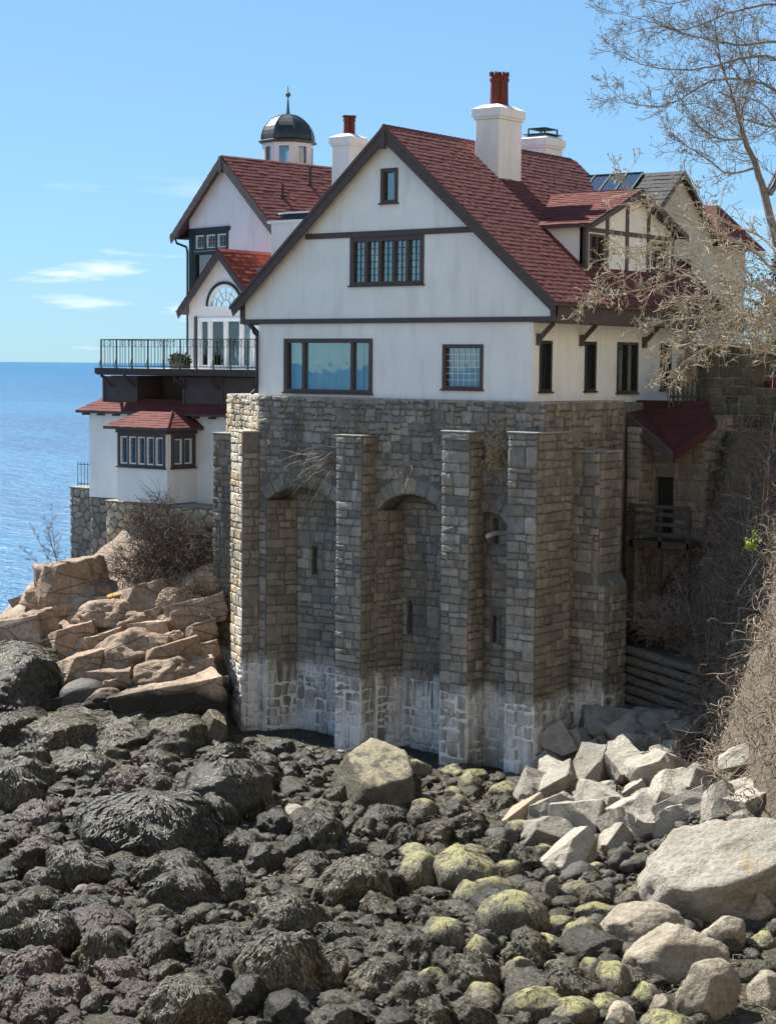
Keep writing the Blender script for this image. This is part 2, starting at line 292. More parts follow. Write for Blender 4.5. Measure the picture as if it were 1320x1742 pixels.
# ------------------------------------------------------------------ helpers
class Fr:                      # a wall frame: a along u, b outwards, c up
    def __init__(s, o, u, n): s.o = V(o); s.u = V(u).normalized(); s.n = V(n).normalized()
    def __call__(s, a, b, c): p = s.o + s.u*a + s.n*b; return (p.x, p.y, p.z + c)
WORLD = Fr((0, 0, 0), (1, 0, 0), (0, 1, 0))
class MB:
    def __init__(s): s.v = []; s.f = []; s.t = []
    def poly(s, pts, tint=None):
        i = len(s.v); s.v += [tuple(p) for p in pts]; s.f.append(tuple(range(i, i+len(pts)))); s.t.append(tint); return s
    def box(s, x0, x1, y0, y1, z0, z1, fr=WORLD):
        return s.hexa([fr(x, y, z) for z in (z0, z1) for y in (y0, y1) for x in (x0, x1)])
    def hexa(s, P):            # 8 corners in the order of box()
        i = len(s.v); s.v += [tuple(p) for p in P]; p0 = V(P[0])
        flip = (V(P[1])-p0).cross(V(P[2])-p0).dot(V(P[4])-p0) < 0
        for f in ((0, 2, 3, 1), (4, 5, 7, 6), (0, 1, 5, 4), (2, 6, 7, 3), (0, 4, 6, 2), (1, 3, 7, 5)): s.f.append(tuple(i+k for k in (reversed(f) if flip else f))); s.t.append(None)
        return s
    def prism(s, pts, d):      # planar polygon extruded by vector d
        n = len(pts); i = len(s.v); d = V(d); s.v += [tuple(p) for p in pts] + [tuple(V(p)+d) for p in pts]
        s.f.append(tuple(range(i+n-1, i-1, -1))); s.f.append(tuple(range(i+n, i+2*n))); s.t += [None, None]
        for k in range(n): s.f.append((i+k, i+(k+1) % n, i+n+(k+1) % n, i+n+k)); s.t.append(None)
        return s
    def bar(s, a, b, w, h=None, upv=(0, 0, 1)):
        a, b = V(a), V(b); h = h or w; d = (b-a).normalized(); x = d.cross(V(upv))
        if x.length < 1e-4: x = d.cross(V((1, 0, 0)))
        x.normalize(); y = x.cross(d).normalized(); x *= w/2; y *= h/2
        return s.hexa([a-x-y, a+x-y, b-x-y, b+x-y, a-x+y, a+x+y, b-x+y, b+x+y])
    def tube(s, pts, rs, n=6, cap=True, tint=None):
        pts = [V(p) for p in pts]
        if isinstance(rs, (int, float)): rs = [rs]*len(pts)
        i0 = len(s.v); ref = V((.31, .22, .92))
        for k, p in enumerate(pts):
            d = (pts[min(k+1, len(pts)-1)] - pts[max(k-1, 0)]).normalized(); x = d.cross(ref)
            if x.length < 1e-3: x = d.cross(V((1, 0, 0)))
            x.normalize(); y = d.cross(x)
            for j in range(n):
                a = 2*math.pi*j/n; s.v.append(tuple(p + (x*math.cos(a)+y*math.sin(a))*rs[k]))
        for k in range(len(pts)-1):
            for j in range(n):
                a = i0+k*n+j; b_ = i0+k*n+(j+1) % n; s.f.append((a, b_, b_+n, a+n)); s.t.append(tint)
        if cap:
            s.f.append(tuple(i0+j for j in range(n-1, -1, -1))); s.f.append(tuple(i0+(len(pts)-1)*n+j for j in range(n))); s.t += [tint, tint]
        return s
    def lathe(s, c, prof, n=20, ph=0):
        i0 = len(s.v)
        for r, z in prof:
            for j in range(n): a = 2*math.pi*j/n+ph; s.v.append((c[0]+r*math.cos(a), c[1]+r*math.sin(a), c[2]+z))
        for k in range(len(prof)-1):
            for j in range(n): a = i0+k*n+j; b_ = i0+k*n+(j+1) % n; s.f.append((a, b_, b_+n, a+n)); s.t.append(None)
        s.f.append(tuple(i0+j for j in range(n-1, -1, -1))); s.f.append(tuple(i0+(len(prof)-1)*n+j for j in range(n))); s.t += [None, None]
        return s
    def ribbon(s, pts, w0, w1, side):
        i0 = len(s.v); n = len(pts)
        for k, p in enumerate(pts):
            w = w0+(w1-w0)*k/(n-1); sd = V(side)*w*.5; s.v.append(tuple(V(p)-sd)); s.v.append(tuple(V(p)+sd))
        for k in range(n-1): a = i0+2*k; s.f.append((a, a+1, a+3, a+2)); s.t.append(None)
        return s
    def build(s, name, mat, parent=None, smooth=False, kind=None, bevel=0):
        me = bpy.data.meshes.new(name); me.from_pydata(s.v, [], s.f)
        me.materials.append(MAT[mat] if isinstance(mat, str) else mat)
        if any(t is not None for t in s.t):
            at = me.color_attributes.new('tint', 'FLOAT_COLOR', 'CORNER'); arr = []
            for f, t in zip(s.f, s.t): arr += [*(t or (.2, .2, .2)), 1.0]*len(f)
            at.data.foreach_set('color', arr)
        if smooth: me.polygons.foreach_set('use_smooth', [True]*len(me.polygons))
        me.update()
        o = bpy.data.objects.new(name, me); COL.objects.link(o)
        if bevel:
            m = o.modifiers.new('bevel', 'BEVEL'); m.width = bevel; m.segments = 1; m.limit_method = 'ANGLE'
        if kind: o['kind'] = kind
        if parent is not None: adopt(o, parent)
        return o
ROOT_LOC = {}
def adopt(o, parent):
    o.parent = parent
    if parent.name in ROOT_LOC: o.matrix_parent_inverse = Matrix.Translation(-ROOT_LOC[parent.name])
def thing(name, label, cat, loc, group=None):
    o = bpy.data.objects.new(name, None); COL.objects.link(o); o.location = loc; o.empty_display_size = .2
    ROOT_LOC[o.name] = V(loc); return tag(o, label, cat, group)
def tag(o, label, cat, group=None):
    o['label'] = label; o['category'] = cat
    if group: o['group'] = group
    return o
R_ = random.uniform
def clip(poly, a, b, c):      # keep a*x+b*y<=c
    outp = []
    for i in range(len(poly)):
        p, q = poly[i], poly[(i+1) % len(poly)]; dp = a*p[0]+b*p[1]-c; dq = a*q[0]+b*q[1]-c
        if dp <= 0: outp.append(p)
        if (dp < 0 < dq) or (dq < 0 < dp): t = dp/(dp-dq); outp.append((p[0]+(q[0]-p[0])*t, p[1]+(q[1]-p[1])*t))
    return outp
def clip_rect(poly, x0, x1, y0, y1):
    for h in ((-1, 0, -x0), (1, 0, x1), (0, -1, -y0), (0, 1, y1)):
        poly = clip(poly, *h)
        if len(poly) < 3: return []
    return poly
def wall(fr, outline, holes, thick, mb=None):
    """a wall with real openings: outline polygon in (a, c), rectangular holes (a0, a1, c0, c1)"""
    mb = mb or MB(); xs = [min(p[0] for p in outline)-1, max(p[0] for p in outline)+1]; ys = [min(p[1] for p in outline)-1, max(p[1] for p in outline)+1]
    for h in holes: xs += h[:2]; ys += h[2:]
    xs = sorted(set(xs)); ys = sorted(set(ys))
    for x0, x1 in zip(xs, xs[1:]):
        for y0, y1 in zip(ys, ys[1:]):
            cx, cy = (x0+x1)/2, (y0+y1)/2
            if any(h[0] < cx < h[1] and h[2] < cy < h[3] for h in holes): continue
            p = clip_rect(list(outline), x0, x1, y0, y1)
            if len(p) < 3: continue
            mb.poly([fr(a, 0, c) for a, c in p]); mb.poly([fr(a, -thick, c) for a, c in reversed(p)])
    for a0, a1, c0, c1 in holes:
        q = [(a0, c0), (a1, c0), (a1, c1), (a0, c1)]
        for k in range(4): p1, p2 = q[k], q[(k+1) % 4]; mb.poly([fr(p1[0], 0, p1[1]), fr(p1[0], -thick, p1[1]), fr(p2[0], -thick, p2[1]), fr(p2[0], 0, p2[1])])
    n = len(outline)
    for k in range(n): p1, p2 = outline[k], outline[(k+1) % n]; mb.poly([fr(p1[0], 0, p1[1]), fr(p2[0], 0, p2[1]), fr(p2[0], -thick, p2[1]), fr(p1[0], -thick, p1[1])])
    return mb
def window(parent, fr, a0, a1, c0, c1, lights=1, grid=(0, 0), fw_=.13, mull=.09, mat='trim', glass='glass', sash=None, sill=True, rec=.10, proud=.045, widths=None, name='window', bar='lead', barw=.022):
    """frame with each pane as a child; the opening in the wall is a0..a1, c0..c1"""
    m = MB(); e = .012
    m.box(a0-e, a0+fw_, -rec-.03, proud, c0-e, c1+e, fr).box(a1-fw_, a1+e, -rec-.03, proud, c0-e, c1+e, fr)
    m.box(a0+fw_, a1-fw_, -rec-.03, proud-.004, c1-fw_, c1+e, fr).box(a0+fw_, a1-fw_, -rec-.03, proud-.004, c0-e, c0+fw_*.7, fr)
    w = m.build(name, mat, parent, bevel=.008)
    ia0, ia1, ic0, ic1 = a0+fw_, a1-fw_, c0+fw_*.7, c1-fw_
    ws = widths or [1]*lights; tot = sum(ws); span = ia1-ia0-mull*(lights-1); x = ia0
    for k, wd in enumerate(ws):
        xe = x+span*wd/tot
        if k < lights-1: MB().box(xe, xe+mull, -rec-.02, proud-.02, ic0, ic1, fr).build('mullion', mat, w)
        p0, p1, q0, q1 = x, xe, ic0, ic1
        if sash:
            s_ = MB(); t = sash[1]
            s_.box(p0+.004, p0+t, -rec-.02, -.012, q0, q1, fr).box(p1-t, p1-.004, -rec-.02, -.012, q0, q1, fr).box(p0+t, p1-t, -rec-.02, -.014, q1-t, q1, fr).box(p0+t, p1-t, -rec-.02, -.014, q0, q0+t, fr)
            s_.build('sash', sash[0], w); p0 += t; p1 -= t; q0 += t; q1 -= t
        tl = R_(-.006, .006); b0 = -rec+.012
        MB().hexa([fr(p0, b0-.012+tl, q0), fr(p1, b0-.012-tl, q0), fr(p0, b0+tl, q0), fr(p1, b0-tl, q0), fr(p0, b0-.012+tl*.3, q1), fr(p1, b0-.012-tl, q1), fr(p0, b0+tl*.3, q1), fr(p1, b0-tl, q1)]).build('pane', glass, w)
        gx, gy = grid
        if gx or gy:
            g = MB()
            for i in range(1, gx+1): xx = p0+(p1-p0)*i/(gx+1); g.box(xx-barw/2, xx+barw/2, b0+.004, b0+.026, q0, q1, fr)
            for i in range(1, gy+1): yy = q0+(q1-q0)*i/(gy+1); g.box(p0, p1, b0+.005, b0+.022, yy-barw/2, yy+barw/2, fr)
            g.build('glazing_bar', bar, w)
        x = xe+mull
    if sill: MB().box(a0-.06, a1+.06, -.02, proud+.05, c0-.075, c0-.014, fr).build('sill', mat, w)
    return w
def shingles(parent, o, u, s_, bounds, S_len, mat='shingle', expo=.27, wid=(.24, .40), lift=.034):
    """each course one part; o eave corner, u along the eave, s_ up the slope, bounds(t) -> (u0, u1)"""
    o, u, s_ = V(o), V(u).normalized(), V(s_).normalized(); n = u.cross(s_)
    if n.z < 0: n = -n
    k = 0
    while k*expo < S_len-.02:
        t0 = k*expo; t1 = min(t0+expo*1.18, S_len); a, b_ = bounds(t0+.01); a2, b2 = bounds(min(t0+expo, S_len)); m = MB()
        x = a - R_(0, wid[0])
        if b_-a > .05:
            while x < b_:
                w = R_(*wid); x0, x1 = max(x, a), min(x+w-.008, b_)
                if x1-x0 > .03:
                    y0, y1 = max(x0, min(a2, x1-.01)), min(x1, max(b2, x0+.01))
                    if y1 <= y0: y1 = y0+.005
                    lf = lift*R_(.75, 1.35); dt = R_(-.014, .014); tt = (R_(0, 1), R_(0, 1)*R_(0, 1), 0)
                    P = [o+u*x0+s_*(t0+dt)+n*.002, o+u*x1+s_*(t0+dt)+n*.002, o+u*y1+s_*t1+n*.004, o+u*y0+s_*t1+n*.004, o+u*x0+s_*(t0+dt)+n*lf, o+u*x1+s_*(t0+dt)+n*lf*R_(.85, 1.15), o+u*y1+s_*t1+n*.012, o+u*y0+s_*t1+n*.012]
                    i = len(m.v); m.v += [tuple(p) for p in P]
                    for f in ((0, 1, 5, 4), (4, 5, 6, 7), (1, 2, 6, 5), (0, 4, 7, 3)): m.f.append(tuple(i+j for j in f)); m.t.append(tt)
                x += w
            if m.f: m.build('shingle_course', mat, parent)
        k += 1

# ------------------------------------------------------------------ terrain and sea
def sst(a,b,x):
    t=max(0.,min(1.,(x-a)/(b-a))); return t*t*(3-2*t)
def lerp_tab(tab,x):
    if x<=tab[0][0]: return tab[0][1]
    for (a,va),(b,vb) in zip(tab,tab[1:]):
        if x<=b: return va+(vb-va)*(x-a)/(b-a)
    return tab[-1][1]
def lat_fwd(x,y):
    dx,dy=x-33.49,y+52.53
    return .7986*dx+.6018*dy, -.6018*dx+.7986*dy
def ground_z(x,y):
    l,d=lat_fwd(x,y)
    z=-.75+.012*(62-d)*0+.02*l
    # bank on the right: toe line, then steep rise
    toe=lerp_tab([(40,15),(46.5,13),(49.5,10.2),(54,9.9),(57,10.2),(61.5,9.9),(66,8.5),(110,5)],d)
    q=l-toe
    z+=lerp_tab([(-9,0),(-5.5,.25),(-3.5,.95),(-1.2,1.75),(0,2.2),(.6,4.2),(1.4,6.8),(2.8,9.4),(4.4,11.6),(6,12.6),(40,16)],q)
    z=max(z,11.7*sst(61.2,64.6,d)*sst(10.7,12.1,l))
    # ledges on the left: toe near d=67.4
    if l<-5.3:
        slope=lerp_tab([(-14,.50),(-7,.8)],l)
        top=lerp_tab([(-40,-6),(-26,-5.5),(-19,.6),(-16.5,2.3),(-14,3.9),(-11,5.9),(-5,6.5),(3,7)],l)
        c=lerp_tab([(0,0),(1.2,1.0),(12,6.6),(14,7.2)],(d-67.2+.10*(l+14 if l<-14 else 0))*slope/.55)
        c=min(c,top+.75)
        if l<-13: c*=1-sst(82,90,d)
        c*=1-sst(-7.6,-5.4,l)
        z+=max(c,-3.) if top>-2 or c<0 else 0
        if l<-15: z-= 4.5*sst(-16.5,-27,l)*0+ 4.5*sst(16.5,27,-l)
    # unseen bluff under the camera; hills behind and right added to bounce sunlight
    if d<30: w=sst(20,30,d); z=z*w+(1-w)*lerp_tab([(3,11.5),(9,7.4),(18,2.4),(28,-.7)],d)
    if d<-1: z+=min(60,(-1-d)*.9)*sst(-60,-25,l)
    if l>15.5: z+=min(30,(l-15.5)*1.1)*(1-sst(50,60,d))
    return z

def gz(x, y):
    z = ground_z(x, y); l, d = lat_fwd(x, y)
    a = .10+.42*sst(.2, 1.6, z)
    if z > .8 and l < -5: z += .55*sst(.8, 2, z)*(abs(noise.fractal(V((x*.5, y*.5, z*.8)), .8, 2.2, 4))-.25)
    return z + a*noise.fractal(V((x*.55, y*.55, 3.1)), .9, 2.0, 4) + .05*noise.noise(V((x*3, y*3, 0)))
def terrain():
    m = MB(); ls = [-60+.0]; 
    L = [x*.42 for x in range(-80, 96)]; D = [30+x*.42 for x in range(0, 160)]
    L = [-160, -90, -60, -45] + L + [46, 60, 90, 160]; D = [-150, -80, -30, -10, 0, 6, 10, 14, 18, 21, 24, 27] + D + [102, 120, 150]
    ca, sa = .7986, .6018
    for d in D:
        for l in L:
            x = 33.49+ca*l-sa*d; y = -52.53+sa*l+ca*d; m.v.append((x, y, gz(x, y)))
    w = len(L)
    for j in range(len(D)-1):
        for i in range(w-1): a = j*w+i; m.f.append((a, a+1, a+w+1, a+w)); m.t.append(None)
    o = m.build('shore_terrain', 'shore_ground', None, True); o['kind'] = 'structure'
terrain()
m = MB(); m.poly([(-60000, -60000, -1.5), (60000, -60000, -1.5), (60000, 60000, -1.5), (-60000, 60000, -1.5)])
o = m.build('sea', 'sea_water'); o['kind'] = 'structure'

# ------------------------------------------------------------------ stone foundation
STONES = []                   # (score, owner, polygon3d rings...)
def col_stone(kind):
    r = random.random()
    if kind == 'brown': base = random.choice([(.134, .117, .093), (.120, .106, .087), (.150, .132, .106), (.106, .096, .082), (.130, .117, .100)])  # brown mix, mainly right-facing faces: warm bounce light put into the colour
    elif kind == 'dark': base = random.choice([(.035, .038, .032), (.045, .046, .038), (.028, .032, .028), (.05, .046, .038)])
    elif kind == 'lit': base = random.choice([(.30, .265, .205), (.25, .225, .18), (.33, .29, .22), (.30, .22, .14)])  # paler warm mix: sunlight on the left corner painted into the stone colour
    else: base = random.choice([(.138, .133, .120), (.158, .152, .136), (.118, .114, .106), (.182, .174, .155), (.142, .130, .110), (.105, .103, .099), (.150, .136, .114)])
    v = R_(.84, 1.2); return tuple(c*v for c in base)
def add_stone(owner, fr, poly, proud, gap, kind, rnd_=.22):
    cx = sum(p[0] for p in poly)/len(poly); cy = sum(p[1] for p in poly)/len(poly)
    area = abs(sum(poly[i][0]*poly[(i+1) % len(poly)][1]-poly[(i+1) % len(poly)][0]*poly[i][1] for i in range(len(poly))))/2
    if area < .012: return
    q = []; g_ = R_(.012, .07)
    for p in poly:
        d = math.hypot(p[0]-cx, p[1]-cy); s = max(.3, 1-(gap or g_)*1.25/max(d, .05)); q.append((cx+(p[0]-cx)*s, cy+(p[1]-cy)*s))
    # round the corners: cut each one
    qq = []; n = len(q)
    for i in range(n):
        p, a, b_ = q[i], q[i-1], q[(i+1) % n]; t = R_(.10, rnd_)
        qq.append((p[0]+(a[0]-p[0])*t, p[1]+(a[1]-p[1])*t)); qq.append((p[0]+(b_[0]-p[0])*t, p[1]+(b_[1]-p[1])*t))
    n = len(qq); m = MB(); t = col_stone(kind)
    ring0 = [fr(a, -.03, c) for a, c in qq]; ring1 = [fr(a, proud*R_(.35, .65), c) for a, c in qq]
    ring2 = [fr(cx+(a-cx)*R_(.70, .84), proud*R_(.75, 1.25), cy+(c-cy)*R_(.70, .84)) for a, c in qq]
    m.v = ring0+ring1+ring2+[fr(cx+R_(-.03, .03), proud*R_(.9, 1.4), cy+R_(-.03, .03))]
    for k in range(n):
        j = (k+1) % n; m.f += [(k, j, n+j, n+k), (n+k, n+j, 2*n+j, 2*n+k), (2*n+k, 2*n+j, 3*n)]; m.t += [t]*3
    vis = max(.02, fr.n.dot((CAM-V(fr(cx, 0, cy))).normalized()))
    STONES.append((area*vis, owner, m))
def coursed(owner, fr, a0, a1, c0, c1, kind, holes=(), hh=(.20, .42), ww=(.26, .95), proud=.055, gap=.016, test=None, jj=.02):
    def one(x0, x1, z0, z1):
        for h0, h1, g0, g1 in holes:
            if x0 < h1 and x1 > h0 and z0 < g1 and z1 > g0:
                if h0-x0 > x1-h1: x1 = h0
                else: x0 = h1
        if x1-x0 < .09: return
        j = lambda s=jj: R_(-s, s)
        p = [(x0+j(), z0+j()), ((x0+x1)/2+j(.05), z0+j()), (x1+j(), z0+j()), (x1+j(), z1+j()), ((x0+x1)/2+j(.05), z1+j()), (x0+j(), z1+j())]
        p = [(min(max(x, a0), a1), z) for x, z in p]
        if test and not all(test(x, z) for x, z in p): return
        add_stone(owner, fr, p, proud*R_(.6, 1.45), gap, kind, .17)
    c = c0
    while c < c1-.05:                  # bands of two uneven courses, now and then one tall stone through both
        H = min(R_(*hh)+R_(*hh), c1-c); H = c1-c if c1-c-H < .22 else H
        a = a0+0
        while a < a1-.02:
            w = min(R_(ww[0]*1.4, ww[1]*1.25), a1-a); w = a1-a if a1-a-w < .2 else w
            if H < .34 or (random.random() < .16 and w < .7): one(a, a+w, c, c+H)
            else:
                m_ = c+H*R_(.36, .64)
                for z0, z1 in ((c, m_), (m_, c+H)):
                    if w > .55 and random.random() < .72: q = a+w*R_(.3, .7); one(a, q, z0, z1); one(q, a+w, z0, z1)
                    else: one(a, a+w, z0, z1)
            a += w
        c += H
def rubble(owner, fr, a0, a1, c0, c1, kind, sx=.5, sy=.36, holes=(), proud=.06, gap=.022, jit=.42, test=None):
    nx = max(1, round((a1-a0)/sx)); ny = max(1, round((c1-c0)/sy)); dx = (a1-a0)/nx; dy = (c1-c0)/ny; P = {}
    for i in range(-1, nx+1):
        for j in range(-1, ny+1): P[i, j] = (a0+dx*(i+.5+(.5 if j % 2 else 0)*.6+R_(-jit, jit)), c0+dy*(j+.5+R_(-jit, jit)))
    for i in range(-1, nx+1):
        for j in range(-1, ny+1):
            p = P[i, j]; poly = [(a0, c0), (a1, c0), (a1, c1), (a0, c1)]
            for ii in range(i-2, i+3):
                for jj in range(j-2, j+3):
                    if (ii, jj) == (i, j) or (ii, jj) not in P or not poly: continue
                    q = P[ii, jj]; nx_, ny_ = (q[0]-p[0]), (q[1]-p[1])*1.0
                    poly = clip(poly, nx_, ny_, nx_*(p[0]+q[0])/2+ny_*(p[1]+q[1])/2)
            if len(poly) < 3: continue
            mx = sum(x for x, _ in poly)/len(poly); my = sum(y for _, y in poly)/len(poly)
            if any(h0-.1 < mx < h1+.1 and g0-.1 < my < g1+.1 for h0, h1, g0, g1 in holes): continue
            if test and not all(test(x, z) for x, z in poly): continue
            add_stone(owner, fr, poly, proud*R_(.7, 1.3), gap, kind, .3)
TIDE = 2.65
def face(owner, fr, a0, a1, c0, c1, kind, holes=(), top=None, test=None):
    z = c0
    if c0 < TIDE: 
        e = min(TIDE+R_(-.12, .12), c1); coursed(owner, fr, a0, a1, c0, e, kind, holes, (.20, .56), (.22, .72), .05, None, test, .065); z = e
    if top and top < c1: coursed(owner, fr, a0, a1, z, top, kind, holes, test=test); coursed(owner, fr, a0, a1, top, c1, kind, holes, (.17, .34), (.20, .62), .06, .014, test, .045)
    elif z < c1: coursed(owner, fr, a0, a1, z, c1, kind, holes, test=test)

FD = thing('stone_foundation', 'tall grey granite foundation with buttresses and arched niches under the white gabled house', 'foundation', (-6, 0, -1))
ZB, ZT = -1.6, 12.78
Ff = Fr((0, -.4, 0), (1, 0, 0), (0, -1, 0))            # front plane
cn = V((-.417, -.909, 0)).normalized(); cu = V((.909, -.417, 0)).normalized()
c_end = V((-15.6, 1.9, 0)); CW = (V((-11.9, -.4, 0))-c_end).length
Fc = Fr(c_end, V((-11.9, -.4, 0))-c_end, (-.417, -.909, 0)); Fc.n = V((Fc.u.y, -Fc.u.x, 0))
# arches: (left, right, spring z, crown z, niche back y, left jamb shift)
ARCH = [(-11.55, -8.05, 8.85, 9.42, .7, .62), (-6.25, -3.35, 8.75, 9.42, .7, .35), (-2.2, -.68, 8.55, 8.98, -.1, .1)]
def arc_z(A, x):
    l, r, s, c = A[:4]; w = (r-l)/2; h = c-s; Rr = (w*w+h*h)/(2*h); return c-Rr+math.sqrt(max(0, Rr*Rr-(x-(l+r)/2)**2))
wall_mb = MB()
xs = [-11.9]
solid = [(-11.9, ARCH[0][0]), (ARCH[0][1], ARCH[1][0]), (ARCH[1][1], ARCH[2][0]), (ARCH[2][1], .8)]
for a, b_ in solid: wall_mb.box(a, b_, -.4, .78, ZB, ZT-.05)
NS = {0: [(-10.18, -9.95, 6.05, 7.12)], 1: [(-5.68, -5.46, 4.2, 5.42)], 2: [(-1.46, -1.24, 7.85, 8.73), (-1.42, -1.24, 4.4, 5.35)]}
for A, key in zip(ARCH, range(3)):
    l, r, s, c, yb, sh = A; N = 14
    for k in range(N):
        x0, x1 = l+(r-l)*k/N, l+(r-l)*(k+1)/N; z0, z1 = arc_z(A, x0), arc_z(A, x1)
        wall_mb.hexa([(x0, -.4, z0), (x1, -.4, z1), (x0, yb, z0), (x1, yb, z1), (x0, -.4, ZT-.05), (x1, -.4, ZT-.05), (x0, yb, ZT-.05), (x1, yb, ZT-.05)])
    Fb = Fr((0, yb, 0), (1, 0, 0), (0, -1, 0))
    wall(Fb, [(l-.2, ZB), (r+.2, ZB), (r+.2, c+.3), (l-.2, c+.3)], NS[key], .5, wall_mb)
    wall_mb.prism([(l, -.39, ZB), (l+sh, yb+.02, ZB), (l-.1, yb+.02, ZB)], (0, 0, s-ZB+.0))
    rj = .25 if key < 2 else .05
core = wall_mb.build('wall', 'mortar', FD)
for A, key in zip(ARCH, range(3)):
    l, r, s, c, yb, sh = A; Fb = Fr((0, yb, 0), (1, 0, 0), (0, -1, 0))
    face(core, Fb, l+sh, r, ZB, c+.1, 'grey', NS[key], test=lambda x, z, A=A: z < arc_z(A, min(max(x, A[0]), A[1]))+.12)
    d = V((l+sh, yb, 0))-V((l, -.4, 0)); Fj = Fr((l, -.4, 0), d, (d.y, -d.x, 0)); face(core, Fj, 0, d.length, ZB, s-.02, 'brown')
    # voussoirs
    n = 7 if key < 2 else 4; w = (r-l)/2; h = c-s; Rr = (w*w+h*h)/(2*h); cz = c-Rr; al = math.asin(w/Rr); cxm = (l+r)/2; e = .02
    for k in range(n):
        b0, b1 = -al+2*al*k/n, -al+2*al*(k+1)/n; ro = Rr+R_(.42, .6)
        add_stone(core, Ff, [(cxm+Rr*math.sin(b0), cz+Rr*math.cos(b0)), (cxm+Rr*math.sin(b1), cz+Rr*math.cos(b1)), (cxm+ro*math.sin(b1), cz+ro*math.cos(b1)), (cxm+ro*math.sin(b0), cz+ro*math.cos(b0))], .06, .014, 'grey', .14)
def over_arch(x, z):
    for A in ARCH:
        if A[0]-.05 < x < A[1]+.05 and z < arc_z(A, min(max(x, A[0]), A[1]))+.50: return False
    return True
for a, b_ in solid: face(core, Ff, a, b_, ZB, 8.6, 'grey')
face(core, Ff, -11.9, .8, 8.6, ZT, 'grey', top=9.9, test=over_arch)
# chamfered left corner and right side
MB().prism([(-11.9, -.4, ZB), (-15.6, 1.9, ZB), (-15.6, 6, ZB), (-11.9, 6, ZB)], (0, 0, ZT-.05-ZB)).build('corner_wall', 'mortar', FD)
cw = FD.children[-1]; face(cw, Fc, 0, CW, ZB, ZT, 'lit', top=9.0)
MB().box(.2, .8, .79, 4.85, ZB, ZT-.05).box(.2, .74, 4.86, 6.4, ZB, ZT-.06).build('side_wall', 'mortar', FD); sw = FD.children[-1]
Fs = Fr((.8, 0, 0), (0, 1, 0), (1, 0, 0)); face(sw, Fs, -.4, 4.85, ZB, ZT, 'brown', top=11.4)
# ledge capping along the top
MB().prism([(-11.9, -.43, ZT-.05), (.84, -.43, ZT-.05), (.84, 4.87, ZT-.05), (-15.62, 4.87, ZT-.05), (-15.62, 1.89, ZT-.05)], (0, 0, .07)).build('coping', 'granite', FD)
def buttress(x0, x1, yf, yb, zt, kf='grey', ks='brown', foot=None):
    m = MB().box(x0, x1, yf, yb, ZB, zt)
    if foot: m.box(x0-.02, x1+foot[1], yf-.02, yb, ZB, foot[0]-.4).hexa([(x0-.02, yf-.02, foot[0]-.4), (x1+foot[1], yf-.02, foot[0]-.4), (x0-.02, yb, foot[0]-.4), (x1+foot[1], yb, foot[0]-.4), (x0, yf, foot[0]), (x1, yf, foot[0]), (x0, yb, foot[0]), (x1, yb, foot[0])])
    b_ = m.build('buttress', 'mortar', FD)
    zlo = foot[0] if foot else ZB
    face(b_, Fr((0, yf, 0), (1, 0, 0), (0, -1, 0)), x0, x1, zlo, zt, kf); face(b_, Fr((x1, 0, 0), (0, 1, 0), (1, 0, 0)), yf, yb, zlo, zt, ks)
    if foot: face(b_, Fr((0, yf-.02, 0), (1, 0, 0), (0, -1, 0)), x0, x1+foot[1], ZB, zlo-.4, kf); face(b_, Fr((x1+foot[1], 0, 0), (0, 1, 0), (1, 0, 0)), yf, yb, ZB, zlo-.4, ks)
    MB().box(x0-.05, x1+.05, yf-.06, yb+.02, zt, zt+.07).build('cap', 'granite', b_, bevel=.02)
    return b_
buttress(-7.53, -6.35, -1.2, -.3, 11.42)
buttress(-2.86, -1.70, -1.2, -.3, 11.70)
buttress(-.15, 1.02, -1.2, .95, 11.74)
buttress(.6, 1.85, 1.5, 2.95, 11.05, 'grey', 'brown', (6.9, .28))
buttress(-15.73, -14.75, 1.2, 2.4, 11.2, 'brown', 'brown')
# diagonal corner buttress
Q = V((-11.9, -.4, 0)) + Fc.n*.66; Fd = Fr(Q - Fc.u*1.5, Fc.u, Fc.n); Fe = Fr(Q, -Fc.n, Fc.u)
m = MB().prism([Q+V((0, 0, ZB)), Q-Fc.u*1.5+V((0, 0, ZB)), Q-Fc.u*1.5-Fc.n*.7+V((0, 0, ZB)), Q-Fc.n*.7+V((0, 0, ZB))], (0, 0, 11.4-ZB)); b_ = m.build('buttress', 'mortar', FD)
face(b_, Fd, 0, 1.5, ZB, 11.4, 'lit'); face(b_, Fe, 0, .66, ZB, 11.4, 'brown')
MB().prism([Q+Fc.n*.05+Fc.u*.05+V((0, 0, 11.4)), Q+Fc.n*.05-Fc.u*1.55+V((0, 0, 11.4)), Q-Fc.u*1.55-Fc.n*.7+V((0, 0, 11.4)), Q+Fc.u*.05-Fc.n*.7+V((0, 0, 11.4))], (0, 0, .07)).build('cap', 'granite', b_, bevel=.02)
def flush_stones(limit=300):
    STONES.sort(key=lambda s: -s[0]); rest = {}
    for i, (sc, ow, m) in enumerate(STONES):
        if i < limit: m.build('stone', 'wall_stone', ow)
        else:
            r = rest.setdefault(ow.name, (ow, MB()))[1]; k = len(r.v); r.v += m.v; r.f += [tuple(q+k for q in f) for f in m.f]; r.t += m.t
    for ow, r in rest.values(): r.build('stones', 'wall_stone', ow, kind='stuff')
    STONES.clear()
flush_stones()
# overflow pipe poking out of the upper slit
p = MB().tube([(-1.42, .3, 8.22), (-1.47, -.25, 8.16), (-1.5, -.40, 8.12)], .085, 10).build('drain_pipe', 'plastic_white', FD)
p['label'] = 'short pale pipe end poking out of the wall slit'

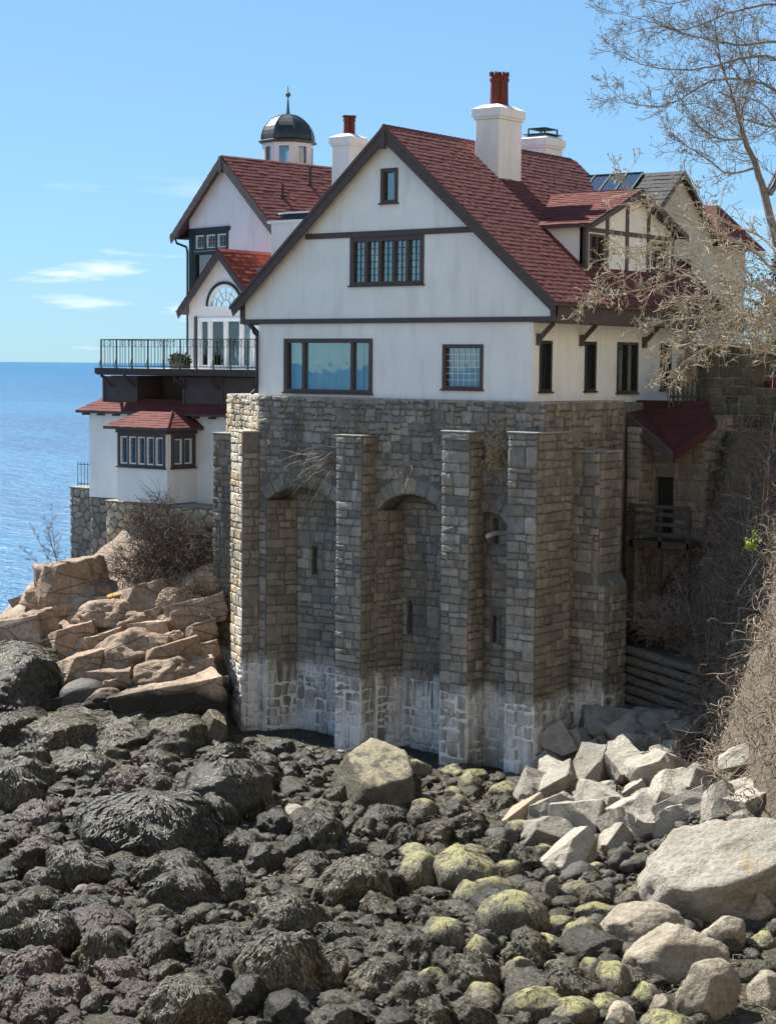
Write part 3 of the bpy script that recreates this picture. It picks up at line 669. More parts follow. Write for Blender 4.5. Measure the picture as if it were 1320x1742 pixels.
# ------------------------------------------------------------------ main gabled house
H = thing('gabled_house', 'white stucco gabled house with dark brown trim standing on the stone foundation', 'house', (-6, 2, 12.8))
KS = .868; RX, RZ = -6.1, 22.45; XE0, XE1 = -13.3, 1.1; YF, YB = -.42, 12.0
def roof_z(x): return RZ-KS*abs(x-RX)
Fh = Fr((0, 0, 0), (1, 0, 0), (0, -1, 0)); Fu = Fr((0, -.05, 0), (1, 0, 0), (0, -1, 0))
w1 = (-11.03, -6.86, 12.97, 14.94); w2 = (-3.73, -2.03, 13.19, 14.73); w3 = (-7.86, -4.57, 16.88, 18.58); w4 = (-6.49, -5.75, 19.79, 20.99)
mb = wall(Fh, [(-12.31, 12.7), (0, 12.7), (0, 15.6), (-12.31, 15.6)], [w1, w2], .3)
HW = mb.build('wall', 'stucco', H)
wall(Fu, [(-13.1, 15.62), (.87, 15.62), (.87, 16.25), (RX, RZ-.18), (-13.1, 16.25)], [w3, w4], .3).build('gable_wall', 'stucco', H)
Fr_ = Fr((0, 0, 0), (0, 1, 0), (1, 0, 0))
side_w = [(.43, 1.19, 13.15, 14.87), (3.42, 4.17, 13.15, 14.88), (5.70, 7.20, 13.07, 14.90), (8.97, 9.79, 13.17, 14.92)]
wall(Fr_, [(.302, 12.7), (10.9, 12.7), (10.9, 15.62), (.302, 15.62)], side_w, .3).build('side_wall', 'stucco', H)
MB().box(-12.31, -12.0, .3, 12, 12.7, 15.7).build('side_wall', 'stucco', H)
MB().prism([(-12.3, 11.9, 12.7), (0, 11.9, 12.7), (0, 11.9, 16.6), (RX, 11.9, RZ-.25), (-12.3, 11.9, 16.6)], (0, .2, 0)).build('rear_wall', 'stucco', H)
MB().box(-12.0, -.31, .31, 11.8, 12.60, 12.74).box(-12.0, -.31, .31, 11.8, 15.66, 15.8).build('floor', 'interior', H)
MB().box(-11.9, -.4, 4.4, 4.5, 12.8, 15.6).box(-10.5, -2, 3.4, 3.5, 15.85, 18.9).build('partition', 'interior', H)
window(H, Fh, *w1, lights=3, widths=[1, 3.0, 1], fw_=.15, mull=.12)
window(H, Fh, *w2, lights=1, fw_=.12, grid=(5, 5), bar='plastic_white', barw=.02)
window(H, Fu, *w3, lights=5, fw_=.16, mull=.13, grid=(1, 5), glass='glass')
window(H, Fu, *w4, lights=1, fw_=.13)
for k, q in enumerate(side_w): window(H, Fr_, *q, lights=2 if k == 2 else 1, fw_=.10, mull=.07, glass='glass_dark', mat='trim_dark')
# curtains in the rooms
def curtain(x0, x1, y, z0, z1, ph=0, mat='curtain'):
    m = MB(); n = max(6, int((x1-x0)/.06)); i0 = len(m.v)
    for i in range(n+1):
        x = x0+(x1-x0)*i/n; yy = y+.05*math.sin(i*1.9+ph)+.02*math.sin(i*.7)
        m.v += [(x, yy, z0), (x, yy, z1)]
    for i in range(n): m.f.append((2*i, 2*i+2, 2*i+3, 2*i+1)); m.t.append(None)
    m.build('curtain', mat, H)
curtain(-10.9, -10.25, .50, 12.9, 14.9); curtain(-7.65, -7.0, .50, 12.9, 14.9, 1); curtain(-10.3, -7.6, .44, 12.9, 14.9, 2); curtain(-3.7, -2.05, .45, 13.1, 14.8, .5)
curtain(-7.1, -6.75, .45, 16.9, 18.5); curtain(-6.5, -6.0, .5, 16.9, 18.5, 1); curtain(-5.8, -5.35, .5, 16.9, 18.5, 2); curtain(-6.4, -5.8, .5, 19.8, 21, 1)
# belt boards
for z0, z1, xa, xb in ((15.50, 15.68, -13.15, .93), (18.60, 18.80, -9.95, -2.32)): MB().box(xa, xb, -.135, -.03, z0, z1).build('belt_board', 'trim', H, bevel=.01)
MB().box(-13.15, -12.95, -.13, .05, 15.68, 16.35).box(.75, .93, -.13, .05, 15.68, 16.2).build('corner_board', 'trim', H)
# roof body, barge boards
for sgn, xe in ((-1, XE0), (1, XE1)):
    n = V((KS*sgn, 0, 1)).normalized(); ze = roof_z(xe)
    r = MB().prism([(RX, YF, RZ), (xe, YF, ze), (xe, YF, ze-.16), (RX, YF, RZ-.16)], (0, YB+.5-YF, 0)).build('roof', 'trim', H)
    s_ = V((RX-xe, 0, RZ-ze)); L = s_.length
    if sgn > 0: shingles(r, (xe+.06, YF-.03, ze-.05), (0, 1, 0), s_, lambda t: (0, YB+.55-YF), L+.08, expo=.235, wid=(.17, .24), lift=.029)
    else: shingles(r, (xe-.06, YF-.03, ze-.05), (0, 1, 0), s_, lambda t: (0, YB+.55-YF), L+.08, expo=.40, wid=(.6, 1.1))
    b0, b1 = .06, .46
    MB().prism([(RX, YF-.05, RZ-b0), (xe+sgn*.05, YF-.05, roof_z(xe)-b0), (xe+sgn*.05-sgn*.12, YF-.05, roof_z(xe)-b1+.06), (RX, YF-.05, RZ-b1-.1)], (0, .07, 0)).build('bargeboard', 'trim', H)
    MB().prism([(RX, YF-.09, RZ-.0), (xe+sgn*.08, YF-.09, roof_z(xe)-.04), (xe+sgn*.08, YF-.09, roof_z(xe)-.17), (RX, YF-.09, RZ-.16)], (0, .04, 0)).build('barge_fillet', 'trim', H)
m = MB()
for k in range(44): y = YF-.05+k*.29; m.hexa([(RX-.16, y, RZ-.10), (RX+.16, y, RZ-.10), (RX-.16, y+.27, RZ-.10), (RX+.16, y+.27, RZ-.10), (RX-.015, y, RZ+.07), (RX+.015, y, RZ+.07), (RX-.015, y+.27, RZ+.05), (RX+.015, y+.27, RZ+.05)])
m.t = [(.25, .3, 0)]*len(m.f); m.build('ridge_cap', 'shingle', H)
MB().box(RX-.11, RX+.11, YF-.13, YF+.02, RZ-.80, RZ-.10).build('king_post', 'trim', H)
# boxed eaves
MB().box(.02, .93, -.06, 11.5, 15.48, 15.56).box(.86, .93, -.06, 11.5, 15.56, 16.22).box(.90, .99, -.06, 11.5, 16.06, 16.24).build('boxed_eave', 'trim', H)
MB().box(-13.15, -12.33, .06, 11.5, 15.48, 15.60).box(-13.15, -13.08, .06, 11.5, 15.56, 16.3).build('boxed_eave', 'trim', H)
for y in (.28, 3.1, 7.6, 10.5):
    m = MB().box(.0, .14, y-.09, y+.09, 14.72, 15.12); m.bar((.07, y, 14.92), (.62, y, 15.46), .13, .13); m.build('brace', 'trim', H)
m = MB().bar((-12.25, .25, 14.9), (-13.0, .25, 15.5), .13); m.build('brace', 'trim', H)
MB().tube([(-12.62, -.02, 15.45), (-12.5, -.08, 15.2), (-12.28, -.14, 15.05), (-12.26, -.14, 13.25), (-12.30, -.22, 13.0), (-12.36, -.34, 12.86)], .06, 8).build('downpipe', 'black_pipe', H)
# dormer with half timbering
DXF, DY0, DY1, DZB, DZE, DZP = -.44, 4.0, 10.6, 17.30, 19.20, 20.55; DYM = (DY0+DY1)/2
def main_x(z): return RX+(RZ-z)/KS
DM = MB().prism([(DXF-.02, DY0, DZB), (DXF-.02, DY0, DZE), (main_x(DZE), DY0, DZE)], (0, .12, 0)).build('dormer', 'stucco', H)
Fdm = Fr((DXF, 0, 0), (0, 1, 0), (1, 0, 0)); dws = [(DY0+.35, DY0+1.35, 17.55, 18.75), (8.9, 10.2, 17.55, 18.75)]
wall(Fdm, [(DY0, DZB), (DY1, DZB), (DY1, DZE), (DYM, DZP-.1), (DY0, DZE)], dws, .2).build('dormer_wall', 'stucco', DM)
for q in dws: window(DM, Fdm, *q, lights=2, fw_=.09, mull=.08, glass='glass_dark', mat='trim', sill=False)
m = MB()
for y in (DY0+.09, 5.55, 7.0, 8.6, DY1-.1): zt = DZE+(DZP-DZE)*(1-abs(y-DYM)/(DY1-DYM))-.12; m.box(y-.09, y+.09, -.01, .05, DZB, zt, Fdm)
m.box(DY0, DY1, -.01, .045, 18.82, 18.98, Fdm); m.build('timber_frame', 'trim', DM)
MB().box(DXF-.03, DXF+.10, DY0-.09, DY0+.12, DZB, DZE+.1).build('corner_post', 'trim', DM)
kd = (DZP-DZE)/(DYM-DY0)
for sg in (-1, 1):
    y0 = DYM+sg*(DYM-DY0+.35); z0 = DZP-kd*(DYM-DY0+.35)
    r = MB().hexa([(main_x(z0)-.4, y0, z0-.12), (.0, y0, z0-.12), (main_x(DZP)-.4, DYM, DZP-.12), (.0, DYM, DZP-.12), (main_x(z0)-.4, y0, z0), (.0, y0, z0), (main_x(DZP)-.4, DYM, DZP), (.0, DYM, DZP)]).build('dormer_roof', 'trim', DM)
    s_ = V((0, DYM-y0, DZP-z0)); L = s_.length
    shingles(r, (0, y0, z0), (-1, 0, 0), s_, lambda t, z0=z0, L=L: (-.04, -main_x(z0+(DZP-z0)*t/L)+.15), L+.05, expo=.24)
    MB().prism([(.0, y0, z0-.02), (.0, DYM, DZP-.02), (.0, DYM, DZP-.26), (.0, y0, z0-.2)], (.06, 0, 0)).build('dormer_bargeboard', 'trim', DM)
# chimneys
def chimney(parent, x0, x1, y0, y1, z0, z1, cap=.22, ov=.10, rot=None):
    c = MB().box(x0, x1, y0, y1, z0, z1-.5).build('chimney', 'stucco', parent, bevel=.02)
    MB().box(x0-ov*.45, x1+ov*.45, y0-ov*.45, y1+ov*.45, z1-.5, z1-.40).box(x0-ov, x1+ov, y0-ov, y1+ov, z1-.40, z1-.10).hexa([(x0-ov, y0-ov, z1-.1), (x1+ov, y0-ov, z1-.1), (x0-ov, y1+ov, z1-.1), (x1+ov, y1+ov, z1-.1), (x0+.2, y0+.2, z1+.06), (x1-.2, y0+.2, z1+.06), (x0+.2, y1-.2, z1+.06), (x1-.2, y1-.2, z1+.06)]).build('chimney_cap', 'stucco', c)
    return c
def pots(parent, pts, z, h, r):
    for x, y in pts:
        m = MB().lathe((x, y, z), [(r*1.25, 0), (r*1.2, .08), (r, .16), (r*.93, h*.55), (r*.92, h*.72), (r*1.12, h*.76), (r*1.12, h*.82), (r*.95, h*.84), (r*.97, h*.9), (r*.6, h*.9), (r*.6, h*.7)], 14)
        for k in range(7): a = k*2*math.pi/7; m.box(x+r*.92*math.cos(a)-.035, x+r*.92*math.cos(a)+.035, y+r*.92*math.sin(a)-.035, y+r*.92*math.sin(a)+.035, z+h*.89, z+h*1.0)
        m.build('chimney_pot', 'terracotta', parent)
c = chimney(H, -5.38, -4.32, 4.24, 5.78, 19.5, 23.62); pots(c, [(-4.95, 4.9), (-4.75, 5.12)], 23.6, 1.32, .20)
c = chimney(H, -8.5, -7.35, 12.3, 13.6, 18, 23.55)
m = MB().box(-8.35, -7.5, 12.45, 13.45, 23.86, 23.9)
for x in (-8.35, -7.55):
    for y in (12.45, 13.4): m.box(x, x+.05, y, y+.05, 23.4, 23.88)
m.box(-8.5, -7.35, 12.3, 13.6, 23.62, 23.65); m.build('spark_guard', 'iron', c)

# ------------------------------------------------------------------ rear house with the grey gable, glass ridge
G = thing('rear_house', 'grey stucco gabled building with dark slate roof and glass skylight behind the dormer', 'house', (-3, 14, 12.5))
Fg = Fr((-1.2, 0, 0), (0, 1, 0), (1, 0, 0)); gy, gp, ge, hwid = 12.35, 21.72, 19.1, 3.3
wall(Fg, [(9.6, 12.6), (15.4, 12.6), (15.4, ge+.3), (gy, gp-.15), (9.6, ge+.3)], [(12.6, 13.5, 17.0, 18.3)], .25).build('wall', 'stucco_grey', G)
window(G, Fg, 12.6, 13.5, 17.0, 18.3, lights=2, fw_=.09, mull=.07, glass='glass_dark', sill=False)
for sg in (-1, 1):
    y1 = gy+sg*hwid; r = MB().hexa([(-8, y1, ge-.12), (-.95, y1, ge-.12), (-8, gy, gp-.12), (-.95, gy, gp-.12), (-8, y1, ge), (-.95, y1, ge), (-8, gy, gp), (-.95, gy, gp)]).build('roof', 'dark_slate', G)
    s_ = V((0, gy-y1, gp-ge)); shingles(r, (-.93, y1, ge), (-1, 0, 0), s_, lambda t, sg=sg: (0, 1.7 if sg < 0 else 7), s_.length, 'dark_slate', .28)
    MB().prism([(-.95, y1, ge), (-.95, gy, gp), (-.95, gy, gp-.2), (-.95, y1, ge-.2)], (.05, 0, 0)).build('bargeboard', 'trim', G)
MB().box(-8, -1.3, 9.7, 9.9, 12.6, 19.6).box(-8, -1.3, 15.2, 15.4, 12.6, 19.6).build('side_wall', 'stucco_grey', G)
# glazed slope: each pane between bars
y1 = gy-hwid; sl_ = (V((0, gy, gp))-V((0, y1, ge))); nn = V((0, -sl_.z, sl_.y)).normalized()
def gl(x, t, h): return V((x, y1, ge))+sl_*t+nn*h
m = MB()
for k in range(8): x = -2.72-k*.74; m.bar(gl(x, .35, .09), gl(x, .985, .09), .05)
for t in (.35, .66, .985): m.bar(gl(-2.72, t, .09), gl(-7.9, t, .09), .06)
sk = m.build('skylight', 'iron', G)
for k in range(7):
    x = -2.75-k*.74
    for t0, t1 in ((.36, .655), (.665, .98)): MB().hexa([gl(x-.69, t0, .06), gl(x, t0, .06), gl(x-.69, t1, .06), gl(x, t1, .06), gl(x-.69, t0, .075), gl(x, t0, .075), gl(x-.69, t1, .075), gl(x, t1, .075)]).build('pane', 'glass_sky', sk)
K2 = thing('far_house', 'small piece of dark red roof showing past the grey gable', 'house', (-3.5, 20, 14))
MB().box(-7, -3.1, 18.6, 22.3, 13, 19.3).build('wall', 'stucco_grey', K2)
r = MB().hexa([(-7.2, 18.2, 19.2), (-2.3, 18.2, 19.2), (-7.2, 22.7, 19.2), (-2.3, 22.7, 19.2), (-7.0, 20.3, 21.1), (-3.6, 20.3, 21.1), (-7.0, 20.6, 21.1), (-3.6, 20.6, 21.1)]).build('roof', 'shingle', K2)

# ------------------------------------------------------------------ tall gabled tower house with cupola
ta = rad(80); tfd = V((math.sin(ta), -math.cos(ta), 0)); trd = V((math.cos(ta), math.sin(ta), 0)); TP = V((-24.38, 11.62, 0))
T = thing('tower_house', 'tall pinkish white gabled house with cupola and white chimney beyond the terrace', 'house', (-24, 14, 7))
Ft = Fr(TP, tfd, -trd); PK, EZ = 23.66, 20.12; hw = 3.95; tk = (PK-EZ)/hw
tw = [(-2.62, .04, 19.36, 20.2), (-2.62, .04, 17.72, 19.30)]
Tl = -3.0
wall(Ft, [(Tl, 7), (3.6, 7), (3.6, PK-3.6*tk-.12), (0, PK-.2), (Tl, PK+Tl*tk-.12)], tw, .3).build('wall', 'stucco_pink', T)
Fts = Fr(TP+tfd*3.6, trd, tfd); wall(Fts, [(.302, 7), (9, 7), (9, 20.3), (.302, 20.3)], [], .3).build('side_wall', 'stucco_pink', T)
MB().box(Tl, Tl+.3, -9, -.3, 7, 20.8, Ft).build('side_wall', 'stucco_pink', T)
MB().prism([Ft(Tl, -8.9, 7), Ft(3.6, -8.9, 7), Ft(3.6, -8.9, 20.3), Ft(0, -8.9, PK-.25), Ft(Tl, -8.9, 20.8)], trd*.3).build('rear_wall', 'stucco_pink', T)
MB().box(-2.7, 3.5, -3, -2.9, 13, 20, Ft).build('partition', 'interior', T)
window(T, Ft, *tw[0], lights=3, fw_=.12, mull=.14, mat='trim_dark', grid=(2, 2), sill=False, sash=('white_paint', .05)); window(T, Ft, *tw[1], lights=1, fw_=.14, mat='trim_dark', sill=True)
MB().box(-2.95, -2.64, -.02, .06, 16.9, 20.25, Ft).box(-2.95, .2, -.02, .07, 20.22, 20.42, Ft).box(-2.95, .2, -.02, .05, 17.4, 17.62, Ft).build('corner_board', 'trim_dark', T)
for sg in (-1, 1):
    a1 = sg*(hw+.0); z1 = PK-hw*tk; e0, e1 = .40, -9.3
    r = MB().prism([Ft(0, e0, PK), Ft(a1, e0, z1), Ft(a1, e0, z1-.15), Ft(0, e0, PK-.15)], trd*(e0-e1)).build('roof', 'trim', T)
    s_ = V(Ft(0, 0, PK))-V(Ft(a1, 0, z1)); 
    if sg > 0: shingles(r, V(Ft(a1+.05, e0+.02, z1-.04)), trd, s_, lambda t: (0, 9.7), s_.length+.06, expo=.26)
    else: shingles(r, V(Ft(a1-.05, e0+.02, z1-.04)), trd, s_, lambda t: (0, 9.7), s_.length+.06, expo=.5, wid=(.8, 1.4))
    MB().prism([Ft(0, e0+.02, PK-.05), Ft(a1, e0+.02, z1-.05), Ft(a1-sg*.1, e0+.02, z1-.38), Ft(0, e0+.02, PK-.52)], -trd*.06).build('bargeboard', 'trim', T)
MB().box(-.1, .1, .3, .5, PK-.8, PK-.05, Ft).build('king_post', 'trim', T)
MB().box(-4.05, -3.86, -9.2, .38, EZ-.02, EZ+.10, Ft).box(-3.9, -3.0, -9, .0, EZ-.16, EZ-.06, Ft).build('gutter', 'black_pipe', T)
MB().tube([Ft(-3.9, .2, EZ-.05), Ft(-3.8, .15, EZ-.35), Ft(-3.15, .06, EZ-.55), Ft(-3.06, .06, EZ-.8), Ft(-3.06, .06, 14)], .055, 8).build('downpipe', 'black_pipe', T)
for a, t, h in ((1.35, 3.9, .85), (2.2, 1.5, .65)):
    MB().tube([Ft(a, -t, PK-a*tk-.1), Ft(a, -t, PK-a*tk+h)], .06, 8).tube([Ft(a, -t, PK-a*tk-.02), Ft(a, -t, PK-a*tk+.12)], .12, 8).build('vent_pipe', 'black_pipe', T)
# flat topped stack beside the small gable
cs = MB().box(-19.45, -16.9, 9.0, 10.8, 12, 20.15).build('side_stack', 'stucco', T)
MB().box(-19.6, -16.8, 8.88, 10.9, 20.15, 20.28).build('stack_cap', 'white_paint', cs); MB().box(-18.9, -16.8, 9.0, 10.7, 20.28, 20.55).build('stack_top', 'trim_dark', cs); MB().box(-19.0, -16.7, 8.9, 10.8, 20.55, 20.62).build('stack_cover', 'white_paint', cs)
# chimney at the end of the ridge
cc = MB(); Fk = Fr((-19.89, 13.82, 0), (.8, .6, 0), (.6, -.8, 0)); Fk = Fr((-20.0, 13.9, 0), (1, 0, 0), (0, -1, 0))
c = chimney(T, -20.0, -18.95, 13.9, 15.0, 18, 24.55); pots(c, [(-19.52, 14.38), (-19.36, 14.58)], 24.5, .98, .15)
# cupola
CC = V((-26.8, 18.8, 0)); cm = MB()
prof = [(1.42, 20.0), (1.42, 24.95)]; k8 = 8
cu_ = MB().lathe((CC.x, CC.y, 0), [(1.32, 19), (1.32, 24.0)], 8, rad(9)).build('cupola', 'stucco_pink', T)
for k in range(8):
    a0 = rad(9)+2*math.pi*k/8; a1 = rad(9)+2*math.pi*(k+1)/8; p0 = CC+V((math.cos(a0), math.sin(a0), 0))*1.32; p1 = CC+V((math.cos(a1), math.sin(a1), 0))*1.32
    mid = (p0+p1)/2; n = (mid-CC).normalized(); Fq = Fr(p0, p1-p0, n); L = (p1-p0).length
    wall(Fq, [(0, 24.0), (L, 24.0), (L, 25.1), (0, 25.1)], [(.22, L-.22, 24.05, 24.92)], .12).build('cupola_side', 'stucco_pink', cu_)
    MB().box(.18, .25, -.02, .03, 24.05, 24.95, Fq).box(L-.25, L-.18, -.02, .03, 24.05, 24.95, Fq).box(.25, L-.25, -.02, .028, 24.88, 24.95, Fq).build('cupola_frame', 'white_paint', cu_)
    MB().box(.25, L-.25, -.09, -.08, 24.05, 24.9, Fq).build('pane', 'glass', cu_)
MB().lathe((CC.x, CC.y, 25.06), [(1.34, 0), (1.50, .04), (1.52, .12), (1.40, .17)], 8, rad(9)).build('cornice', 'copper_dark', cu_)
dm = [(1.38*math.cos(t*math.pi/2/9), .20+1.30*math.sin(t*math.pi/2/9)) for t in range(9)]+[(.10, 1.51), (.02, 1.52)]
dome = MB().lathe((CC.x, CC.y, 25.06), dm, 8, rad(9)).build('dome', 'copper_dark', cu_)
m = MB()
for k in range(8):
    a = rad(9)+2*math.pi*k/8; m.tube([(CC.x+r*1.005*math.cos(a), CC.y+r*1.005*math.sin(a), 25.06+z) for r, z in dm[:-1]], .025, 5)
m.build('dome_seam', 'copper_dark', dome)
MB().lathe((CC.x, CC.y, 26.55), [(.10, 0), (.07, .2), (.03, .85), (.03, .86), (.11, .93), (.13, 1.0), (.11, 1.07), (.03, 1.13), (.012, 1.45)], 10).build('finial', 'iron', dome)
MB().box(-30, -21, 17, 24, 6, 20.6).build('rear_block', 'stucco_pink', T)

# ------------------------------------------------------------------ small gable with arched window
A_ = thing('small_gable_house', 'small white gabled wing with arched fan window above terrace doors', 'house', (-20.5, 8, 13.7))
Fa = Fr((0, 7.0, 0), (1, 0, 0), (0, -1, 0)); ax, ap, ae, ah = -20.47, 18.97, 16.27, 2.47; ak = (ap-ae)/ah
dh = (-21.95, -18.75, 13.78, 16.0)
# wall with a half round opening built as cells
oc, orad, oz = -20.40, .94, 16.50
mA = wall(Fa, [(-22.5, 13.5), (-18.42, 13.5), (-18.42, 16.25), (-22.5, 16.25)], [dh], .25)
def top_z(x): return ap-abs(x-ax)*ak-.1
N = 40
for k in range(N):
    x0 = -22.5+(4.08)*k/N; x1 = -22.5+4.08*(k+1)/N
    z0 = max(16.25, (oz+math.sqrt(orad**2-(x0-oc)**2)) if abs(x0-oc) < orad else 16.25); z1 = max(16.25, (oz+math.sqrt(orad**2-(x1-oc)**2)) if abs(x1-oc) < orad else 16.25)
    mA.poly([Fa(x0, 0, z0), Fa(x1, 0, z1), Fa(x1, 0, max(z1+.01, top_z(x1))), Fa(x0, 0, max(z0+.01, top_z(x0)))])
    if abs((x0+x1)/2-oc) < orad: mA.poly([Fa(x0, 0, 16.25), Fa(x1, 0, 16.25), Fa(x1, 0, oz), Fa(x0, 0, oz)]); mA.poly([Fa(x0, 0, z0), Fa(x0, -.2, z0), Fa(x1, -.2, z1), Fa(x1, 0, z1)])
mA.build('wall', 'stucco_pink', A_)
MB().box(-18.5, -18.42, 7.02, 12, 13.5, 16.3).box(-22.5, -22.42, 7.02, 12, 13.5, 16.3).build('side_wall', 'stucco_pink', A_)
MB().box(-22.3, -18.6, 8.2, 8.3, 13.6, 18.2).build('partition', 'interior', A_)
m = MB(); 
for i in range(20):
    a0, a1 = math.pi*i/20, math.pi*(i+1)/20
    for r_0, r_1, b0, b1 in ((orad-.09, orad+.0, -.12, .03),):
        m.hexa([Fa(oc-r*math.cos(a), b, oz+r*math.sin(a)) for b in (b0, b1) for a, r in ((a0, r_0), (a1, r_0), (a0, r_1), (a1, r_1))])
m.box(oc-orad, oc+orad, -.12, .04, oz-.08, oz, Fa); aw = m.build('fan_window', 'white_paint', A_)
m = MB()
for i in range(24):
    a0, a1 = math.pi*i/24, math.pi*(i+1)/24; m.hexa([Fa(oc-r*math.cos(a), b, oz+r*math.sin(a)) for b in (.0, .05) for a, r in ((a0, orad+.02), (a1, orad+.02), (a0, orad+.13), (a1, orad+.13))])
m.build('arch_trim', 'trim_dark', A_)
g = MB().poly([Fa(oc-(orad-.05)*math.cos(math.pi*i/20), -.09, oz+(orad-.05)*math.sin(math.pi*i/20)) for i in range(21)]); g.build('pane', 'glass', aw)
m = MB()
for i in range(1, 6): a = math.pi*i/6; m.bar(Fa(oc-.25*math.cos(a), -.07, oz+.25*math.sin(a)), Fa(oc-.87*math.cos(a), -.07, oz+.87*math.sin(a)), .03)
for rr in (.26, .58):
    for i in range(16): a0, a1 = math.pi*i/16, math.pi*(i+1)/16; m.bar(Fa(oc-rr*math.cos(a0), -.07, oz+rr*math.sin(a0)), Fa(oc-rr*math.cos(a1), -.07, oz+rr*math.sin(a1)), .03)
m.build('glazing_bar', 'white_paint', aw)
window(A_, Fa, *dh, lights=4, widths=[.8, 1.25, 1.25, .8], fw_=.09, mull=.08, mat='white_paint', sash=('white_paint', .08), sill=False, name='terrace_door')
MB().box(-22.16, -22.0, -.01, .05, 13.75, 16.05, Fa).build('corner_board', 'trim', A_)
for sg in (-1, 1):
    x1 = ax+sg*ah; r = MB().prism([Fa(ax, .35, ap), Fa(x1, .35, ae), Fa(x1, .35, ae-.13), Fa(ax, .35, ap-.13)], (0, 5.0, 0)).build('roof', 'trim', A_)
    s_ = V((ax-x1, 0, ap-ae)); shingles(r, (x1+sg*.04, 6.63, ae-.03), (0, 1, 0), s_, lambda t: (0, 5), s_.length+.06, 'shingle_orange', .25)
    MB().prism([Fa(ax, .37, ap-.05), Fa(x1, .37, ae-.05), Fa(x1-sg*.10, .37, ae-.30), Fa(ax, .37, ap-.42)], (0, .05, 0)).build('bargeboard', 'trim', A_)

# ------------------------------------------------------------------ seaside wing: terrace, bay window, stone piers
B = thing('terrace_wing', 'low white wing with bay window and brown terrace above the ledges', 'house', (-21, 5, 8))
Fb_ = Fr((0, 4.4, 0), (1, 0, 0), (0, -1, 0))
wall(Fb_, [(-26.15, 8.0), (-14.9, 8.0), (-14.9, 11.95), (-26.15, 11.95)], [], .3).build('wall', 'stucco', B)
MB().box(-26.15, -25.85, 4.71, 11, 8.0, 11.95).box(-26.1, -15, 10.8, 11, 8, 13).build('side_wall', 'stucco', B)
# bay
Fy = Fr((0, 2.6, 0), (1, 0, 0), (0, -1, 0)); Fx = Fr((-19.63, 0, 0), (0, 1, 0), (1, 0, 0))
bw, bs = (-22.5, -19.72, 9.62, 11.0), (2.85, 4.30, 9.62, 11.0)
BY = wall(Fy, [(-22.54, 8.1), (-19.63, 8.1), (-19.63, 11.2), (-22.54, 11.2)], [bw], .2).build('bay', 'stucco', B)
wall(Fx, [(2.802, 8.1), (4.39, 8.1), (4.39, 11.2), (2.802, 11.2)], [bs], .2).build('bay_side', 'stucco', BY); MB().box(-22.54, -22.34, 2.8, 4.39, 8.1, 11.2).build('bay_side', 'stucco', BY)
MB().box(-22.3, -19.85, 2.82, 4.39, 8.12, 8.3).build('bay_floor', 'stucco', BY); MB().box(-22.3, -19.85, 4.2, 4.25, 8.3, 11.2).build('partition', 'interior', BY)
window(BY, Fy, *bw, lights=5, fw_=.12, mull=.07, mat='trim', sash=('white_paint', .055), grid=(1, 4), bar='lead')
window(BY, Fx, *bs, lights=2, fw_=.18, mull=.12, mat='trim', sash=('white_paint', .055))
for x0, x1 in ((-21.35, -21.0), (-20.3, -19.9)): 
    m = MB(); m.box(x0, x1, 2.86, 2.89, 9.7, 10.95); m.build('blind', 'curtain', BY)
m = MB(); m.box(-20.1, -20.05, 2.9, 3.5, 9.7, 10.95).box(-20.12, -20.07, 3.7, 4.2, 9.7, 10.95); m.build('blind', 'curtain', BY)
def hip(parent, e0, e1, yf, yb, ze, zr, inset_l, inset_r, depth):
    P = [V((e0, yf, ze)), V((e1, yf, ze)), V((e1-inset_r, yf+depth, zr)), V((e0+inset_l, yf+depth, zr))]
    m = MB().poly(P).poly([P[1], V((e1, yb, ze)), V((e1-inset_r, yb, zr)), P[2]]).poly([V((e0, yb, ze)), P[0], P[3], V((e0+inset_l, yb, zr))])
    m.poly([V((e0, yf, ze-.1)), V((e1, yf, ze-.1)), P[1], P[0]]).poly([V((e1, yf, ze-.1)), V((e1, yb, ze-.1)), V((e1, yb, ze)), P[1]]).poly([V((e0, yb, ze-.1)), V((e0, yf, ze-.1)), P[0], V((e0, yb, ze))]).poly([V((e0, yf, ze-.1)), V((e0, yb, ze-.1)), V((e1, yb, ze-.1)), V((e1, yf, ze-.1))])
    r = m.build('roof', 'trim', parent); s_ = P[3]-P[0]; s_.x = 0; L = s_.length
    shingles(r, P[0], (1, 0, 0), s_, lambda t: (inset_l*t/L, (e1-e0)-inset_r*t/L), L, expo=.2, lift=.026)
    if inset_r:
        s2 = V((-inset_r, 0, zr-ze)); L2 = s2.length; shingles(r, P[1], (0, 1, 0), s2, lambda t: (depth*t/L2, yb-yf), L2, expo=.2, lift=.026)
        MB().tube([P[1]+V((0, 0, .03)), P[2]+V((0, 0, .04))], .035, 6).build('hip_ridge', 'shingle', r)
    return r
hip(B, -23.0, -19.2, 2.2, 4.42, 11.28, 11.92, 1.0, .95, 1.25)
MB().box(-22.6, -19.57, 2.54, 4.39, 11.02, 11.20).build('bay_head', 'trim', B)
hip(B, -26.55, -14.95, 3.95, 6.4, 11.86, 12.42, .9, 0, .9)
for x in range(12): MB().box(-26.2+x*.95, -26.08+x*.95, 4.0, 4.39, 11.66, 11.75).build('rafter_tail', 'trim', B)
